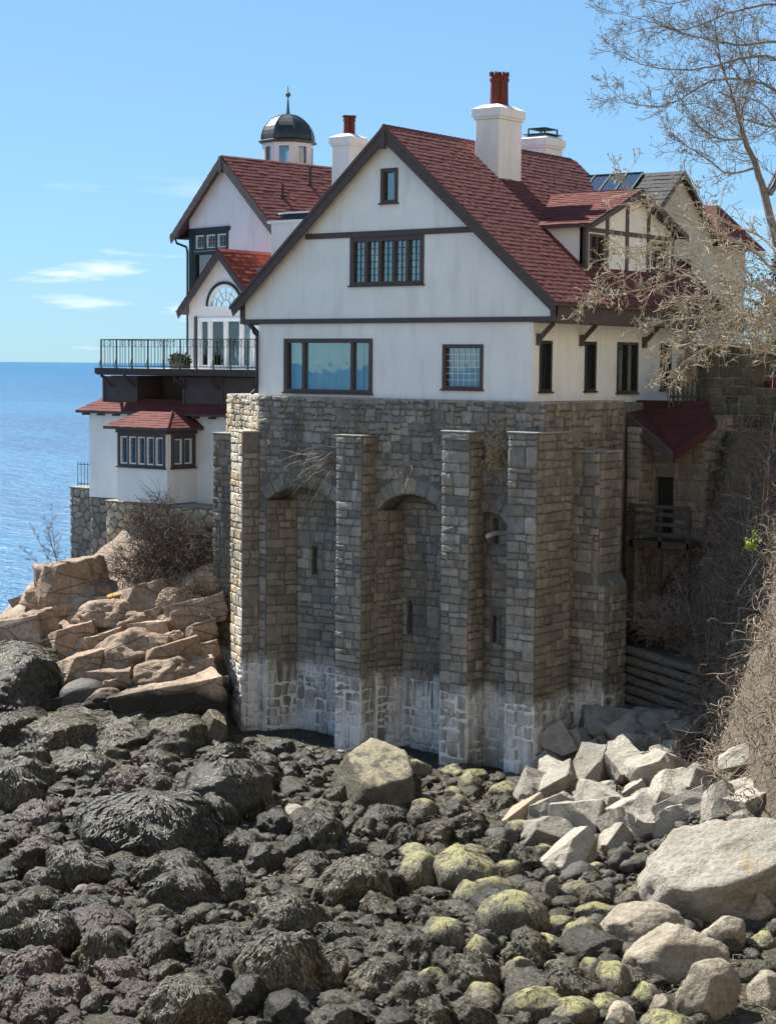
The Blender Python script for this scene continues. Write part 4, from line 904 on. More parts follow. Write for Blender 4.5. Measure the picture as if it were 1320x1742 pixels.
# brown storey under the deck
for x0, x1, y0, y1 in ((-25.45, -23.33, 4.6, 8), (-23.33, -20.55, 6.2, 8), (-20.55, -15.0, 4.6, 8)): MB().box(x0, x1, y0, y1, 12.0, 13.42).build('terrace_base', 'brown_board', B, bevel=.015)
for x in (-25.46, -23.42, -20.6, -18.4): MB().box(x, x+.12, 4.56, 4.68, 12.05, 13.42).build('post', 'trim', B)
dk = MB().box(-24.98, -14.0, 3.75, 12, 13.46, 13.72).build('deck', 'brown_board', B, bevel=.01)
MB().box(-25.04, -14.0, 3.68, 3.74, 13.50, 13.76).box(-25.04, -24.98, 3.74, 9, 13.5, 13.76).build('deck_edge', 'deck_wood', dk)
MB().box(-24.96, -14.0, 3.76, 9, 13.72, 13.755).build('deck_floor', 'stucco', dk)
for x in (-24.85, -23.45, -20.5, -18.5): MB().bar((x, 4.55, 12.95), (x, 3.9, 13.44), .10).build('bracket', 'trim', dk)
rl = MB().bar((-24.8, 3.85, 15.0), (-14.2, 3.85, 15.0), .045, .035).bar((-24.8, 3.85, 13.84), (-14.2, 3.85, 13.84), .03).bar((-24.8, 3.85, 14.68), (-14.2, 3.85, 14.68), .02).bar((-24.8, 3.85, 15.0), (-24.8, 8.5, 15.0), .045, .035).bar((-24.8, 3.85, 13.84), (-24.8, 8.5, 13.84), .03).build('railing', 'iron', B)
x = -24.8; k = 0
while x < -14.2:
    m = MB()
    if k % 5 == 0: m.box(x-.028, x+.028, 3.822, 3.878, 13.75, 15.0).bar((x, 3.85, 14.25), (x, 3.70, 13.78), .03)
    else:
        m.tube([(x, 3.85, 13.84), (x, 3.85, 15.0)], .013, 5, False)
        if k % 2: m.tube([(x, 3.85, 14.7), (x+.05, 3.85, 14.76), (x+.075, 3.85, 14.85), (x+.05, 3.85, 14.94), (x, 3.85, 14.98)], .010, 4, False).tube([(x, 3.85, 14.7), (x-.05, 3.85, 14.76), (x-.075, 3.85, 14.85), (x-.05, 3.85, 14.94), (x, 3.85, 14.98)], .010, 4, False)
    m.build('baluster', 'iron', rl); x += .19; k += 1
for q in range(1, 20): MB().tube([(-24.8, 3.85+q*.24, 13.84), (-24.8, 3.85+q*.24, 15.0)], .013, 5, False).build('baluster', 'iron', rl)
for dx in (0, .35):
    MB().lathe((-22.3+dx, 5.9, 13.10), [(.04, .3), (.05, .2), (.11, .02), (.10, 0)], 10).build('floodlight', 'steel', B)
def pier(x0, x1, y0, y1, z0, z1, label, kind='grey'):
    t = thing('stone_pier', label, 'pier', ((x0+x1)/2, (y0+y1)/2, z0), None)
    c_ = MB().box(x0, x1, y0, y1, z0, z1).build('core', 'mortar', t)
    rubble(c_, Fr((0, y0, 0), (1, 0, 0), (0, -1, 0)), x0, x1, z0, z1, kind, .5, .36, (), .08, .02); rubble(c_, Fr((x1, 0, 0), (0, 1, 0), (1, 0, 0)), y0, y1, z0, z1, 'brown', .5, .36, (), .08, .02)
    MB().box(x0-.06, x1+.06, y0-.08, y1+.02, z1, z1+.08).build('cap', 'granite', t, bevel=.02)
    flush_stones(90); return t
pier(-28.2, -26.05, 5.2, 7.5, 3.0, 8.25, 'rust stained stone pier under the seaward corner of the terrace wing')
pier(-23.6, -15.75, 3.0, 5.0, 2.8, 7.98, 'rough stone plinth below the bay window half hidden by brambles', 'lit')
pier(-26.1, -23.5, 4.5, 6.0, 3.0, 7.98, 'recessed stone base wall between the seaward pier and the plinth')
g = thing('iron_guard_rail', 'small upright iron guard rail on top of the seaward stone pier', 'railing', (-27.2, 5.6, 8.3))
MB().bar((-27.95, 5.4, 9.35), (-26.2, 5.4, 9.35), .03).bar((-27.95, 5.4, 8.45), (-26.2, 5.4, 8.45), .03).build('rail', 'iron', g)
for k in range(9): MB().tube([(-27.95+k*.215, 5.4, 8.25), (-27.95+k*.215, 5.4, 9.45)], .018, 5).build('bar', 'iron', g)

# ------------------------------------------------------------------ stone annex, garden wall, logs on the right
N_ = thing('stone_annex', 'small shaded stone annex with dark red roof and dark doorway beside the foundation', 'outbuilding', (2.2, 6.2, 6))
Fn = Fr((0, 6.0, 0), (1, 0, 0), (0, -1, 0)); door = (1.5, 2.25, 8.0, 10.05)
nw = wall(Fn, [(.5, 4.5), (3.5, 4.5), (3.5, 11.7), (.5, 11.7)], [door], .5).build('wall', 'mortar', N_)
coursed(nw, Fn, .8, 3.5, 4.6, 11.65, 'brown', [door], (.26, .4), (.3, .7), .04, .024)
MB().box(3.0, 3.5, 6.51, 9, 4.5, 12.3).build('side_wall', 'mortar', N_); coursed(FD.children[0] if False else N_.children[-1], Fr((3.5, 0, 0), (0, 1, 0), (1, 0, 0)), 6.0, 9, 4.6, 12.2, 'brown', (), (.26, .4), (.3, .7), .04, .024)
MB().box(.86, 1.4, 5.05, 5.99, 4.5, 11.62).build('corner_pier', 'mortar', N_); coursed(N_.children[-1], Fr((0, 5.05, 0), (1, 0, 0), (0, -1, 0)), .86, 1.4, 4.6, 11.6, 'brown', (), (.26, .4), (.3, .6), .04, .02); coursed(N_.children[-1], Fr((1.4, 0, 0), (0, 1, 0), (1, 0, 0)), 5.05, 5.99, 4.6, 11.6, 'brown', (), (.26, .4), (.3, .6), .04, .02)
MB().box(.82, 1.46, 5.0, 5.98, 11.62, 11.86).build('pier_cap', 'granite_big', N_, bevel=.05)
flush_stones(120)
MB().box(1.52, 2.23, 6.22, 6.3, 8.0, 10.03).build('door', 'trim_dark', N_)
A0, B0, R0, T0, L0 = V((.3, 6.7, 12.78)), V((3.2, 6.7, 12.80)), V((3.9, 6.0, 12.12)), V((2.78, 4.95, 11.0)), V((.62, 5.2, 12.45)); dn = V((0, 0, -.14))
m = MB()
for tri in ((A0, L0, T0), (A0, T0, B0), (B0, T0, R0)): m.prism(tri, dn)
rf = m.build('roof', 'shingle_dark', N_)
MB().hexa([L0+V((0, 0, -.42)), T0+V((0, 0, -.36)), L0+V((-.05, -.06, -.42)), T0+V((-.05, -.06, -.36)), L0+V((0, 0, .03)), T0+V((0, 0, .03)), L0+V((-.05, -.06, .03)), T0+V((-.05, -.06, .03))]).build('fascia', 'trim', N_)
MB().hexa([T0+V((0, 0, -.36)), R0+V((0, 0, -.28)), T0+V((.05, -.06, -.36)), R0+V((.05, -.06, -.28)), T0+V((0, 0, .03)), R0+V((0, 0, .03)), T0+V((.05, -.06, .03)), R0+V((.05, -.06, .03))]).build('fascia', 'shingle_dark', N_)
for k in range(13):      # courses parallel to the top edge
    t0, t1 = k/13, (k+1.15)/13; a, b_ = A0.lerp(T0, t0), B0.lerp(T0, t0); c, d = A0.lerp(T0, min(t1, 1)), B0.lerp(T0, min(t1, 1)); u = V((0, 0, .028))
    mm = MB().poly([c+u*1.3, d+u*1.3, b_+u*.3, a+u*.3], (R_(.1, .6), R_(0, .4), 0)).poly([c, d, d+u*1.3, c+u*1.3], (.1, .1, 0)); mm.build('shingle_course', 'shingle_dark', rf)
PL = thing('wooden_landing', 'grey wooden landing with plank railing in front of the dark doorway', 'landing', (2.4, 5, 5))
MB().box(1.3, 3.7, 4.5, 5.95, 7.62, 7.85).build('deck', 'deck_wood', PL)
for x in (1.35, 2.5, 3.6): MB().box(x, x+.12, 4.5, 4.62, 4.2, 9.0).build('post', 'deck_wood', PL)
for z in (8.05, 8.4, 8.75, 9.02): MB().box(1.3, 3.75, 4.44, 4.49, z, z+.13).build('rail', 'deck_wood', PL)
GWo = thing('garden_wall', 'dark mossy stone garden wall with an opening at the head of the bank', 'wall', (4.4, 8.9, 11))
Fw = Fr((2.46, 7.35, 0), (.8, .6, 0), (.6, -.8, 0)); gh = [(2.15, 3.6, 13.3, 14.25)]
gw = wall(Fw, [(0, 8.5), (5.5, 8.5), (5.5, 14.78), (0, 14.78)], gh, .5).build('wall', 'mortar', GWo)
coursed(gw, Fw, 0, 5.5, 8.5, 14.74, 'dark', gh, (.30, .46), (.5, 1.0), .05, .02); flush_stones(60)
MB().box(-.05, 5.55, -.55, .06, 14.78, 14.86, Fw).build('coping', 'granite_tan', GWo); MB().box(2.0, 3.8, -.62, -.51, 13.0, 14.5, Fw).build('niche_back', 'mortar', GWo)
pt = thing('flower_pot', 'round terracotta flower pot standing in the garden wall opening', 'flower pot', Fw(2.9, -.2, 13.3)); q = V(Fw(2.75, -.2, 13.3))
MB().lathe(q, [(.17, 0), (.28, .16), (.30, .24), (.27, .24), (.2, .05)], 16).build('pot', 'terracotta', pt, True); MB().lathe(q, [(.26, .17), (.25, .21), (.05, .22)], 12).build('soil', 'thicket', pt)
fe = thing('garden_fence', 'short black picket fence between the white house and garden wall', 'fence', (2.3, 6.8, 12.6)); Ffe = Fr((1.75, 6.35, 0), (.8, .6, 0), (.6, -.8, 0))
MB().box(0, 1.5, -.05, .0, 12.9, 13.0, Ffe).box(0, 1.5, -.05, 0, 13.5, 13.6, Ffe).build('rail', 'trim_dark', fe)
for k in range(9): MB().box(k*.165, k*.165+.10, 0, .03, 12.5, 13.75, Ffe).build('picket', 'trim_dark', fe)
lc = thing('log_retaining_wall', 'retaining wall of stacked weathered logs in the shade beside the foundation', 'retaining wall', (3.6, 2.4, 1))
for k in range(10):
    z = 1.05+k*.345; e = R_(-.06, .06); pts = []
    for i in range(9): t = i/8; pts.append((1.75+4.0*t, 3.25-1.6*t+R_(-.02, .02)+e*.5, z+R_(-.018, .018)-.25*t))
    MB().tube(pts, [.165*R_(.9, 1.08) for _ in pts], 12).build('log', 'log_wood', lc, True)
MB().prism([(1.75, 3.45, -.5), (5.8, 1.85, -.5), (6.5, 4.5, -.5), (1.75, 5.5, -.5)], (0, 0, 4.6)).build('earth_fill', 'shore_ground', lc)

# ------------------------------------------------------------------ rocks
ROCKS = [
(-2.77,-15.44,-0.0,4.31,2.11,'W'),(-3.9,-10.96,-0.0,2.74,2.1,'M'),(-2.21,-19.1,-0.01,2.06,1.51,'W'),(0.13,-17.78,-0.01,2.13,1.13,'W'),(-9.8,-14.65,-0.0,2.22,1.75,'W'),(-13.24,-10.65,-0.0,1.71,1.25,'W'),
(-10.98,-10.2,-0.0,2.58,0.99,'W'),(4.92,-15.87,-0.01,1.99,1.45,'W'),(6.78,-18.93,-0.0,1.3,0.88,'W'),(7.76,-22.15,-0.01,1.97,1.64,'W'),(3.42,-21.71,-0.01,1.58,0.96,'W'),(0.39,-21.04,-0.0,1.63,0.77,'W'),
(-0.27,-14.5,-0.01,1.58,1.03,'W'),(9.44,-20.88,-0.0,1.51,0.99,'W'),(11.03,-19.49,-0.01,1.32,1.12,'W'),(-9.74,-8.07,-0.0,1.51,0.91,'W'),(10.63,-21.18,-0.01,1.41,1.03,'W'),(8.41,-21.28,-0.0,1.06,1.06,'W'),
(0.7,-12.14,-0.01,1.62,1.2,'W'),(2.83,-10.85,-0.01,1.02,0.93,'W'),(3.19,-9.89,-0.0,1.37,1.03,'W'),(-1.17,-21.4,-0.0,1.51,0.6,'W'),(-2.24,-20.13,-0.0,1.33,0.78,'W'),(2.6,-22.96,-0.0,0.84,0.84,'R'),
(2.7,-24.89,-0.01,1.48,0.94,'R'),(4.36,-25.53,-0.01,1.68,0.91,'R'),(-6.11,-17.4,-0.01,1.19,1.02,'R'),(1.52,-21.82,-0.0,2.17,0.87,'R'),(4.1,-26.66,-0.01,1.14,0.89,'R'),(4.35,-23.9,-0.01,1.6,0.8,'R'),
(-0.74,-7.88,-0.01,2.31,2.12,'G'),(-8.16,-5.69,-0.01,1.74,0.86,'S'),(-11.24,-3.61,-0.01,1.08,1.62,'S'),(-1.91,-10.21,-0.01,0.81,0.63,'T'),(-1.88,-11.13,-0.0,0.45,0.36,'T'),(0.29,-18.66,-0.01,0.43,0.22,'T'),
(-1.24,-19.69,-0.01,0.47,0.31,'T'),(-9.9,-8.63,-0.01,0.84,0.4,'P'),(-7.38,-9.12,-0.01,0.39,0.68,'P'),(2.62,-1.9,0.05,1.21,0.51,'A','o'),(5.17,-2.29,0.67,1.06,0.99,'A'),(6.2,-2.36,0.98,0.98,0.98,'A'),
(8.33,-5.09,1.05,1.32,0.99,'A'),(4.06,-2.48,0.31,1.07,0.93,'A'),(5.34,-5.36,0.12,0.88,0.81,'A'),(6.38,-5.62,0.38,0.94,0.8,'A'),(7.28,-6.51,0.43,0.65,0.59,'A'),(7.97,-7.83,0.29,0.7,0.57,'A'),
(9.31,-6.24,1.05,1.02,0.7,'A'),(10.55,-6.4,1.38,0.82,0.88,'A'),(11.48,-6.43,1.65,0.93,0.62,'A'),(1.81,0.42,0.38,1.14,0.91,'A'),(3.43,0.75,0.91,0.75,0.98,'A'),(2.51,0.85,0.68,0.61,0.53,'A'),
(8.41,-7.08,0.6,0.83,0.77,'A'),(9.1,-6.78,0.87,0.95,0.51,'A'),(7.39,-5.0,0.82,0.67,0.6,'A'),(7.44,-9.38,-0.0,1.19,0.81,'A'),(5.92,-7.64,-0.01,1.11,0.72,'A'),(2.67,-3.87,-0.01,0.93,0.93,'A'),
(3.8,-6.16,-0.0,1.3,0.82,'A','o'),(4.7,-8.62,-0.01,1.11,0.72,'B'),(5.35,-8.13,-0.0,0.59,0.52,'B'),(7.44,-7.99,0.11,0.38,0.45,'B'),(8.95,-9.1,0.24,0.8,0.68,'B'),(8.39,-10.36,-0.01,1.09,0.67,'B'),
(9.5,-11.29,-0.0,1.06,0.47,'B'),(8.67,-12.29,-0.01,0.56,0.82,'L'),(10.2,-14.34,-0.0,0.78,0.5,'L'),(10.38,-12.89,-0.01,1.08,0.43,'L'),(10.72,-11.43,-0.0,0.93,0.64,'L'),(8.74,-13.17,-0.01,0.58,0.4,'L'),
(10.77,-15.86,-0.0,0.86,0.46,'L'),(6.76,-11.41,-0.01,0.98,0.67,'L'),(8.1,-13.35,-0.01,0.81,0.35,'L'),(12.15,-13.75,-0.0,2.13,1.04,'N'),(13.95,-15.4,-0.01,2.49,1.3,'N'),(15.81,-17.34,-0.02,1.65,1.41,'N'),
(14.09,-13.17,-0.02,1.24,0.97,'N'),(13.99,-11.09,0.14,0.9,0.95,'N'),(12.68,-12.09,-0.01,0.62,0.31,'N'),(13.68,-17.81,-0.01,1.24,0.99,'L'),(12.53,-16.73,-0.01,0.67,0.46,'L'),(11.78,-18.61,-0.01,0.96,0.85,'L'),
(12.93,-19.76,-0.0,1.4,0.72,'L'),(14.72,-19.22,-0.01,0.71,0.62,'N'),(15.14,-18.22,-0.01,0.67,0.63,'N'),(16.64,-16.15,-0.01,0.98,0.93,'N'),(14.8,-12.45,-0.01,0.81,0.49,'L'),(12.87,-10.37,0.12,4.14,2.7,'Z'),
(11.12,-5.85,1.99,0.88,0.44,'A'),(9.08,-4.42,1.44,0.99,0.59,'A'),(8.25,-3.54,1.4,0.74,0.47,'A'),(4.79,-0.09,1.09,0.81,0.51,'A'),(1.61,-0.83,0.02,0.83,0.6,'A'),(3.47,-0.5,0.62,0.89,0.44,'A'),
(3.79,-3.53,-0.0,0.85,0.57,'A'),(11.87,-7.35,1.39,0.61,0.43,'A'),(8.54,-8.07,0.39,0.38,0.31,'B'),(9.42,-9.97,-0.0,0.36,0.36,'B'),(8.92,-9.71,-0.01,0.34,0.31,'B'),(4.56,-3.87,0.16,0.63,0.63,'A'),
(6.47,-3.89,0.76,0.55,0.55,'A'),(-21.73,-0.66,4.21,2.24,2.32,'K'),(-21.85,-4.0,2.61,2.02,1.42,'K'),(-20.98,-3.0,2.86,0.97,1.5,'K'),(-19.64,-3.15,2.56,1.41,1.26,'K','o'),(-17.94,-3.96,1.78,2.1,1.3,'K'),
(-17.05,-4.8,1.13,1.99,1.07,'D'),(-16.65,-2.5,2.2,2.47,1.45,'K'),(-15.66,-1.87,2.3,2.32,1.02,'K','o'),(-14.99,-2.36,1.78,2.59,1.01,'K'),(-15.9,-3.86,1.23,1.07,1.21,'K'),(-14.05,-3.12,0.92,2.97,1.41,'K'),
(-15.21,-0.13,3.16,1.03,0.81,'K'),(-14.57,-0.6,2.4,0.95,1.02,'K'),(-20.4,-1.41,3.64,1.14,0.61,'K'),(-19.1,-0.05,4.28,1.29,0.68,'K','o'),(-18.2,-1.16,3.41,1.49,0.67,'K'),(-13.68,-1.29,1.39,0.5,1.08,'K'),
(-21.06,-3.13,2.8,0.82,0.52,'D'),(-19.97,-0.67,4.03,1.07,0.68,'K'),(-17.06,-0.95,3.27,1.19,0.67,'K'),(-16.3,-0.15,3.58,1.34,0.82,'K'),(-18.79,-1.82,3.13,0.89,0.67,'D'),(-21.42,-1.68,3.6,0.84,0.76,'K'),
(-22.22,-2.77,3.18,1.14,0.76,'K'),(-18.99,-5.88,1.14,2.36,2.36,'V'),(-16.78,-7.22,-0.0,2.07,1.38,'V'),(-15.99,-5.62,0.04,2.03,1.68,'V'),(-13.98,-4.99,-0.01,1.8,1.66,'V'),(-12.24,-4.42,-0.01,2.06,1.65,'V'),
(-20.54,-5.16,1.81,3.06,1.75,'V'),(-19.1,-6.43,0.94,2.99,1.85,'V'),(-15.8,-6.92,-0.01,2.61,1.65,'V'),(-14.42,-5.51,-0.01,2.76,1.52,'V'),(-13.59,-3.81,-0.01,2.94,1.68,'V'),(-17.82,-7.57,-0.01,2.64,1.81,'V'),
(-8.73,-9.51,-0.01,1.62,0.85,'R'),(1.0,-10.34,-0.01,1.03,0.66,'W'),(-6.14,-10.89,-0.01,0.92,0.68,'W'),(-0.11,-23.3,-0.01,0.7,0.38,'R'),(8.94,-18.56,-0.0,1.13,0.74,'W'),(-2.13,-7.86,-0.01,1.06,0.78,'W'),
(4.33,-21.53,-0.0,0.71,0.44,'W'),(4.35,-18.5,-0.01,1.6,0.9,'W'),(5.2,-23.19,-0.0,0.82,0.54,'W'),(1.5,-18.82,-0.01,2.12,1.14,'W'),(-1.84,-1.87,-0.01,0.76,0.46,'L'),(-12.4,-10.26,-0.0,0.65,0.42,'W'),
(5.34,-26.23,-0.0,0.6,0.31,'W'),(7.61,-25.08,-0.0,1.9,1.36,'W'),(-1.44,-2.19,-0.0,0.84,0.48,'L'),(-0.95,-6.03,-0.0,1.11,0.68,'W'),(6.56,-22.24,-0.01,0.63,0.39,'W'),(6.09,-25.22,-0.01,0.83,0.42,'R'),
(0.17,-4.62,-0.01,0.72,0.47,'L'),(2.98,-25.81,-0.01,0.69,0.41,'W'),(-1.16,-10.02,-0.01,1.63,0.91,'W'),(5.47,-19.04,-0.01,1.88,1.17,'W'),(-8.08,-16.18,-0.01,0.73,0.5,'R'),(-8.19,-14.38,-0.0,0.81,0.54,'W'),
(10.08,-19.71,-0.01,0.77,0.51,'L'),(3.03,-20.43,-0.01,0.57,0.42,'W'),(6.15,-12.81,-0.01,2.16,1.58,'L'),(9.67,-21.52,-0.01,0.61,0.4,'W'),(-5.78,-5.78,-0.01,1.02,0.73,'W'),(-1.26,-5.26,-0.0,1.13,0.81,'W'),
(-7.58,-7.01,-0.01,1.85,1.29,'W'),(-6.52,-6.33,-0.0,1.39,0.85,'W'),(2.83,-13.61,-0.0,0.58,0.4,'W'),(-4.12,-7.67,-0.01,1.01,0.59,'W'),(-2.3,-13.46,-0.01,1.23,0.78,'W'),(5.13,-14.65,-0.01,1.14,0.85,'W'),
(0.83,-14.8,-0.01,1.25,0.76,'W'),(-7.71,-8.05,-0.01,0.61,0.4,'W'),(5.28,-17.92,-0.01,0.87,0.49,'W'),(6.93,-17.11,-0.0,0.49,0.27,'W'),(2.64,-5.34,-0.0,1.13,0.64,'W'),(7.6,-16.24,-0.01,0.96,0.64,'W'),
(11.98,-15.76,-0.02,1.5,1.02,'W'),(-2.72,-7.24,-0.0,0.61,0.32,'W'),(5.12,-25.08,-0.0,0.62,0.39,'R'),(-4.1,-9.1,-0.01,1.14,0.58,'W'),(4.4,-14.62,-0.01,1.02,0.62,'W'),(-0.07,-19.94,-0.01,0.59,0.39,'W'),
(6.64,-22.93,-0.0,0.84,0.61,'W'),(8.94,-17.68,-0.01,1.4,1.05,'L'),(1.77,-23.77,-0.01,1.96,1.39,'W'),(0.64,-23.68,-0.01,1.55,1.13,'W'),(5.8,-26.76,-0.01,0.96,0.53,'R'),(14.57,-17.89,-0.01,0.93,0.62,'L'),
(4.26,-22.45,-0.0,1.58,0.91,'W'),(-5.21,-4.47,-0.01,0.63,0.36,'W'),(3.5,-26.61,-0.01,0.57,0.41,'W'),(-1.59,-22.41,-0.01,0.61,0.34,'W'),(3.4,-23.54,-0.01,1.41,1.04,'W'),(-8.39,-11.01,-0.01,2.03,1.27,'R'),
(-10.74,-13.66,-0.01,0.65,0.39,'W'),(12.17,-20.96,-0.02,0.87,0.48,'W'),(-12.04,-13.01,-0.0,0.7,0.48,'W'),(-5.74,-3.68,-0.0,0.7,0.49,'W'),(10.94,-16.99,-0.0,1.43,0.83,'W'),(-12.7,-11.43,-0.0,1.05,0.66,'R'),
(-3.97,-19.99,-0.01,0.92,0.49,'W'),(4.59,-20.51,-0.01,1.24,0.72,'W'),(8.97,-11.56,-0.0,0.83,0.55,'L'),(-16.04,-9.86,-0.01,0.62,0.39,'R'),(1.53,-11.89,-0.01,0.92,0.58,'W'),(7.41,-18.64,-0.01,0.86,0.64,'W'),
(11.05,-22.3,-0.0,0.88,0.56,'W'),(2.55,-20.73,-0.0,1.06,0.79,'W'),(-4.64,-1.84,-0.01,0.64,0.42,'W'),(-8.4,-12.15,-0.01,0.71,0.48,'W'),(1.69,-8.94,-0.0,0.8,0.57,'W'),(0.92,-5.44,-0.01,0.68,0.45,'L'),
(8.19,-14.22,-0.0,1.29,0.76,'W'),(-5.9,-18.87,-0.01,1.69,1.05,'W'),(6.46,-20.49,-0.01,1.39,0.85,'W'),(7.87,-19.87,-0.02,0.93,0.49,'W'),(11.66,-19.96,-0.0,1.03,0.59,'L'),(3.67,-17.0,-0.01,1.02,0.75,'W'),
(3.89,-7.6,-0.01,0.81,0.43,'W'),(2.02,-17.61,-0.0,1.3,0.87,'W'),(12.44,-18.37,-0.02,0.65,0.33,'L'),(-3.08,-12.6,-0.01,1.7,1.15,'W'),(-1.28,-4.21,-0.01,0.55,0.28,'W'),(5.26,-9.96,-0.01,1.18,0.8,'W'),
(-9.77,-12.49,-0.0,0.92,0.58,'W'),(2.63,-14.83,-0.01,1.46,0.96,'W'),(-11.04,-5.97,-0.01,1.78,1.04,'W'),(10.46,-18.67,-0.02,0.87,0.6,'W'),(-8.31,-13.21,-0.0,0.74,0.38,'W'),(11.87,-17.16,-0.0,0.6,0.34,'L'),
(0.31,-10.17,-0.01,0.98,0.64,'W'),(10.2,-22.5,-0.01,1.16,0.63,'W'),(15.79,-19.04,-0.01,1.16,0.72,'L'),(-0.89,-11.01,-0.0,1.07,0.7,'W'),(-0.63,-19.74,-0.0,0.94,0.58,'R'),(-5.31,-13.47,-0.0,0.75,0.51,'R'),
(-0.65,-13.47,-0.01,0.78,0.4,'W'),(-5.35,-8.09,-0.0,1.87,1.05,'W'),(3.18,-18.38,-0.01,0.74,0.48,'W'),(10.15,-23.36,-0.01,0.98,0.71,'W'),(14.22,-16.78,-0.0,0.63,0.46,'W'),(11.05,-14.2,-0.01,0.63,0.45,'W'),
(3.68,-11.53,-0.01,1.17,0.65,'L'),(-7.27,-15.69,-0.01,1.89,1.08,'R'),(1.21,-3.27,-0.01,1.16,0.63,'L'),(3.47,-17.65,-0.01,0.52,0.33,'W'),(-6.16,-16.11,-0.0,0.76,0.49,'W'),(3.65,-9.22,-0.01,0.99,0.53,'W'),
(12.01,-12.29,-0.01,0.5,0.25,'W'),(-3.77,-19.09,-0.0,1.99,1.42,'R'),(6.36,-23.83,-0.01,1.38,0.7,'W'),(11.28,-15.03,-0.01,1.13,0.81,'L'),(7.83,-12.05,-0.01,0.56,0.33,'L'),(-0.62,-18.98,-0.01,0.83,0.48,'R'),
(13.91,-20.52,-0.01,0.88,0.49,'W'),(3.44,-24.58,-0.0,0.51,0.36,'W'),(13.12,-18.8,-0.02,1.5,0.91,'W'),(-1.41,-16.3,-0.01,0.53,0.31,'W'),(8.9,-24.3,-0.02,0.73,0.45,'W'),(0.58,-16.31,-0.01,1.32,0.7,'W'),
(4.31,-12.81,-0.0,0.58,0.37,'W'),(0.76,-20.07,-0.01,0.51,0.29,'R'),(-4.46,-5.97,-0.0,0.97,0.61,'W'),(8.4,-9.54,-0.01,0.76,0.44,'L'),(6.53,-9.13,-0.0,0.95,0.61,'L'),(6.09,-16.55,-0.01,1.44,0.78,'W'),
(12.33,-19.14,-0.01,1.22,0.77,'W'),(-2.51,-6.4,-0.01,1.24,0.86,'W'),(9.75,-12.04,-0.01,0.95,0.59,'W'),(-9.87,-10.05,-0.01,0.68,0.47,'W'),(3.84,-13.42,-0.0,1.02,0.72,'W'),(9.45,-15.28,-0.0,1.86,1.24,'L'),
(0.6,-13.1,-0.01,1.11,0.68,'W'),(3.84,-15.17,-0.01,0.6,0.44,'W'),(-2.67,-9.34,-0.01,0.81,0.45,'W'),(-4.88,-11.76,-0.0,1.25,0.91,'W'),(2.46,-7.23,-0.0,0.74,0.38,'L'),(-6.06,-11.46,-0.01,0.58,0.29,'W'),
(8.99,-23.48,-0.0,1.23,0.91,'W'),(-11.23,-12.71,-0.0,1.9,1.34,'W'),(-10.84,-14.36,-0.01,0.62,0.34,'W'),(7.41,-20.46,-0.01,1.08,0.65,'W'),(-0.55,-20.24,-0.0,0.65,0.38,'R'),(-4.26,-13.24,-0.01,0.49,0.32,'W'),
(1.5,-6.51,-0.0,0.7,0.48,'W'),(13.74,-19.52,-0.01,1.11,0.56,'L'),(7.4,-17.83,-0.01,0.67,0.46,'W'),(11.18,-11.15,-0.01,0.75,0.4,'W'),(6.73,-15.95,-0.0,1.15,0.63,'W'),(9.87,-17.54,-0.01,0.9,0.66,'L'),
(1.75,-25.16,-0.01,1.06,0.58,'W'),(4.68,-7.57,-0.01,1.14,0.7,'L'),(-8.96,-4.91,-0.01,0.94,0.5,'W'),(5.71,-21.8,-0.01,1.6,1.1,'W'),(-5.26,-10.98,-0.0,0.65,0.44,'W'),(-9.01,-8.09,-0.01,0.85,0.61,'W'),
(11.24,-15.75,-0.01,0.63,0.41,'W'),(10.62,-16.41,-0.01,0.56,0.33,'L'),(-5.29,-17.15,-0.0,0.97,0.66,'R'),(7.26,-13.1,-0.01,1.26,0.68,'L'),(-8.77,-4.26,-0.01,0.65,0.39,'W'),(8.23,-19.09,-0.0,1.03,0.73,'W'),
(-3.76,-4.45,-0.01,1.09,0.58,'W'),(1.29,-16.15,-0.01,0.51,0.3,'W'),(-11.49,-7.51,-0.01,0.96,0.51,'R'),(-12.76,-9.22,-0.0,1.36,0.69,'W'),(9.73,-16.95,-0.02,0.81,0.59,'W'),(11.65,-21.73,-0.01,1.09,0.76,'W'),
(-7.68,-16.57,-0.01,0.86,0.62,'W'),(0.74,-7.14,-0.01,0.96,0.64,'L'),(-5.85,-14.56,-0.0,1.13,0.72,'R'),(5.08,-13.36,-0.01,1.64,1.12,'L'),(1.49,-20.34,-0.01,0.59,0.4,'R'),(7.39,-14.32,-0.01,1.19,0.84,'L'),
(0.08,-3.56,-0.0,1.11,0.83,'L'),(-5.84,-4.82,-0.01,0.97,0.57,'W'),(-2.04,-4.72,-0.01,0.88,0.62,'W'),(14.94,-19.88,-0.01,0.61,0.36,'W'),(2.34,-10.4,-0.01,0.9,0.65,'W'),(0.93,-2.6,-0.01,0.48,0.28,'W'),
(4.94,-10.64,-0.0,1.04,0.64,'L'),(-1.34,-20.71,-0.01,0.71,0.46,'R'),(14.01,-18.75,-0.0,1.07,0.57,'L'),(-1.37,-18.41,-0.0,1.16,0.63,'W'),(5.01,-26.86,-0.01,1.4,0.85,'R'),(-0.33,-9.21,-0.01,1.24,0.7,'W'),
(-1.25,-11.85,-0.0,1.22,0.86,'W'),(9.45,-22.45,-0.02,0.68,0.42,'W'),(-6.6,-8.22,-0.0,1.05,0.67,'W'),(-6.59,-12.67,-0.0,0.77,0.43,'W'),(5.87,-17.54,-0.01,0.7,0.41,'W'),(-3.25,-18.32,-0.01,0.83,0.53,'R'),
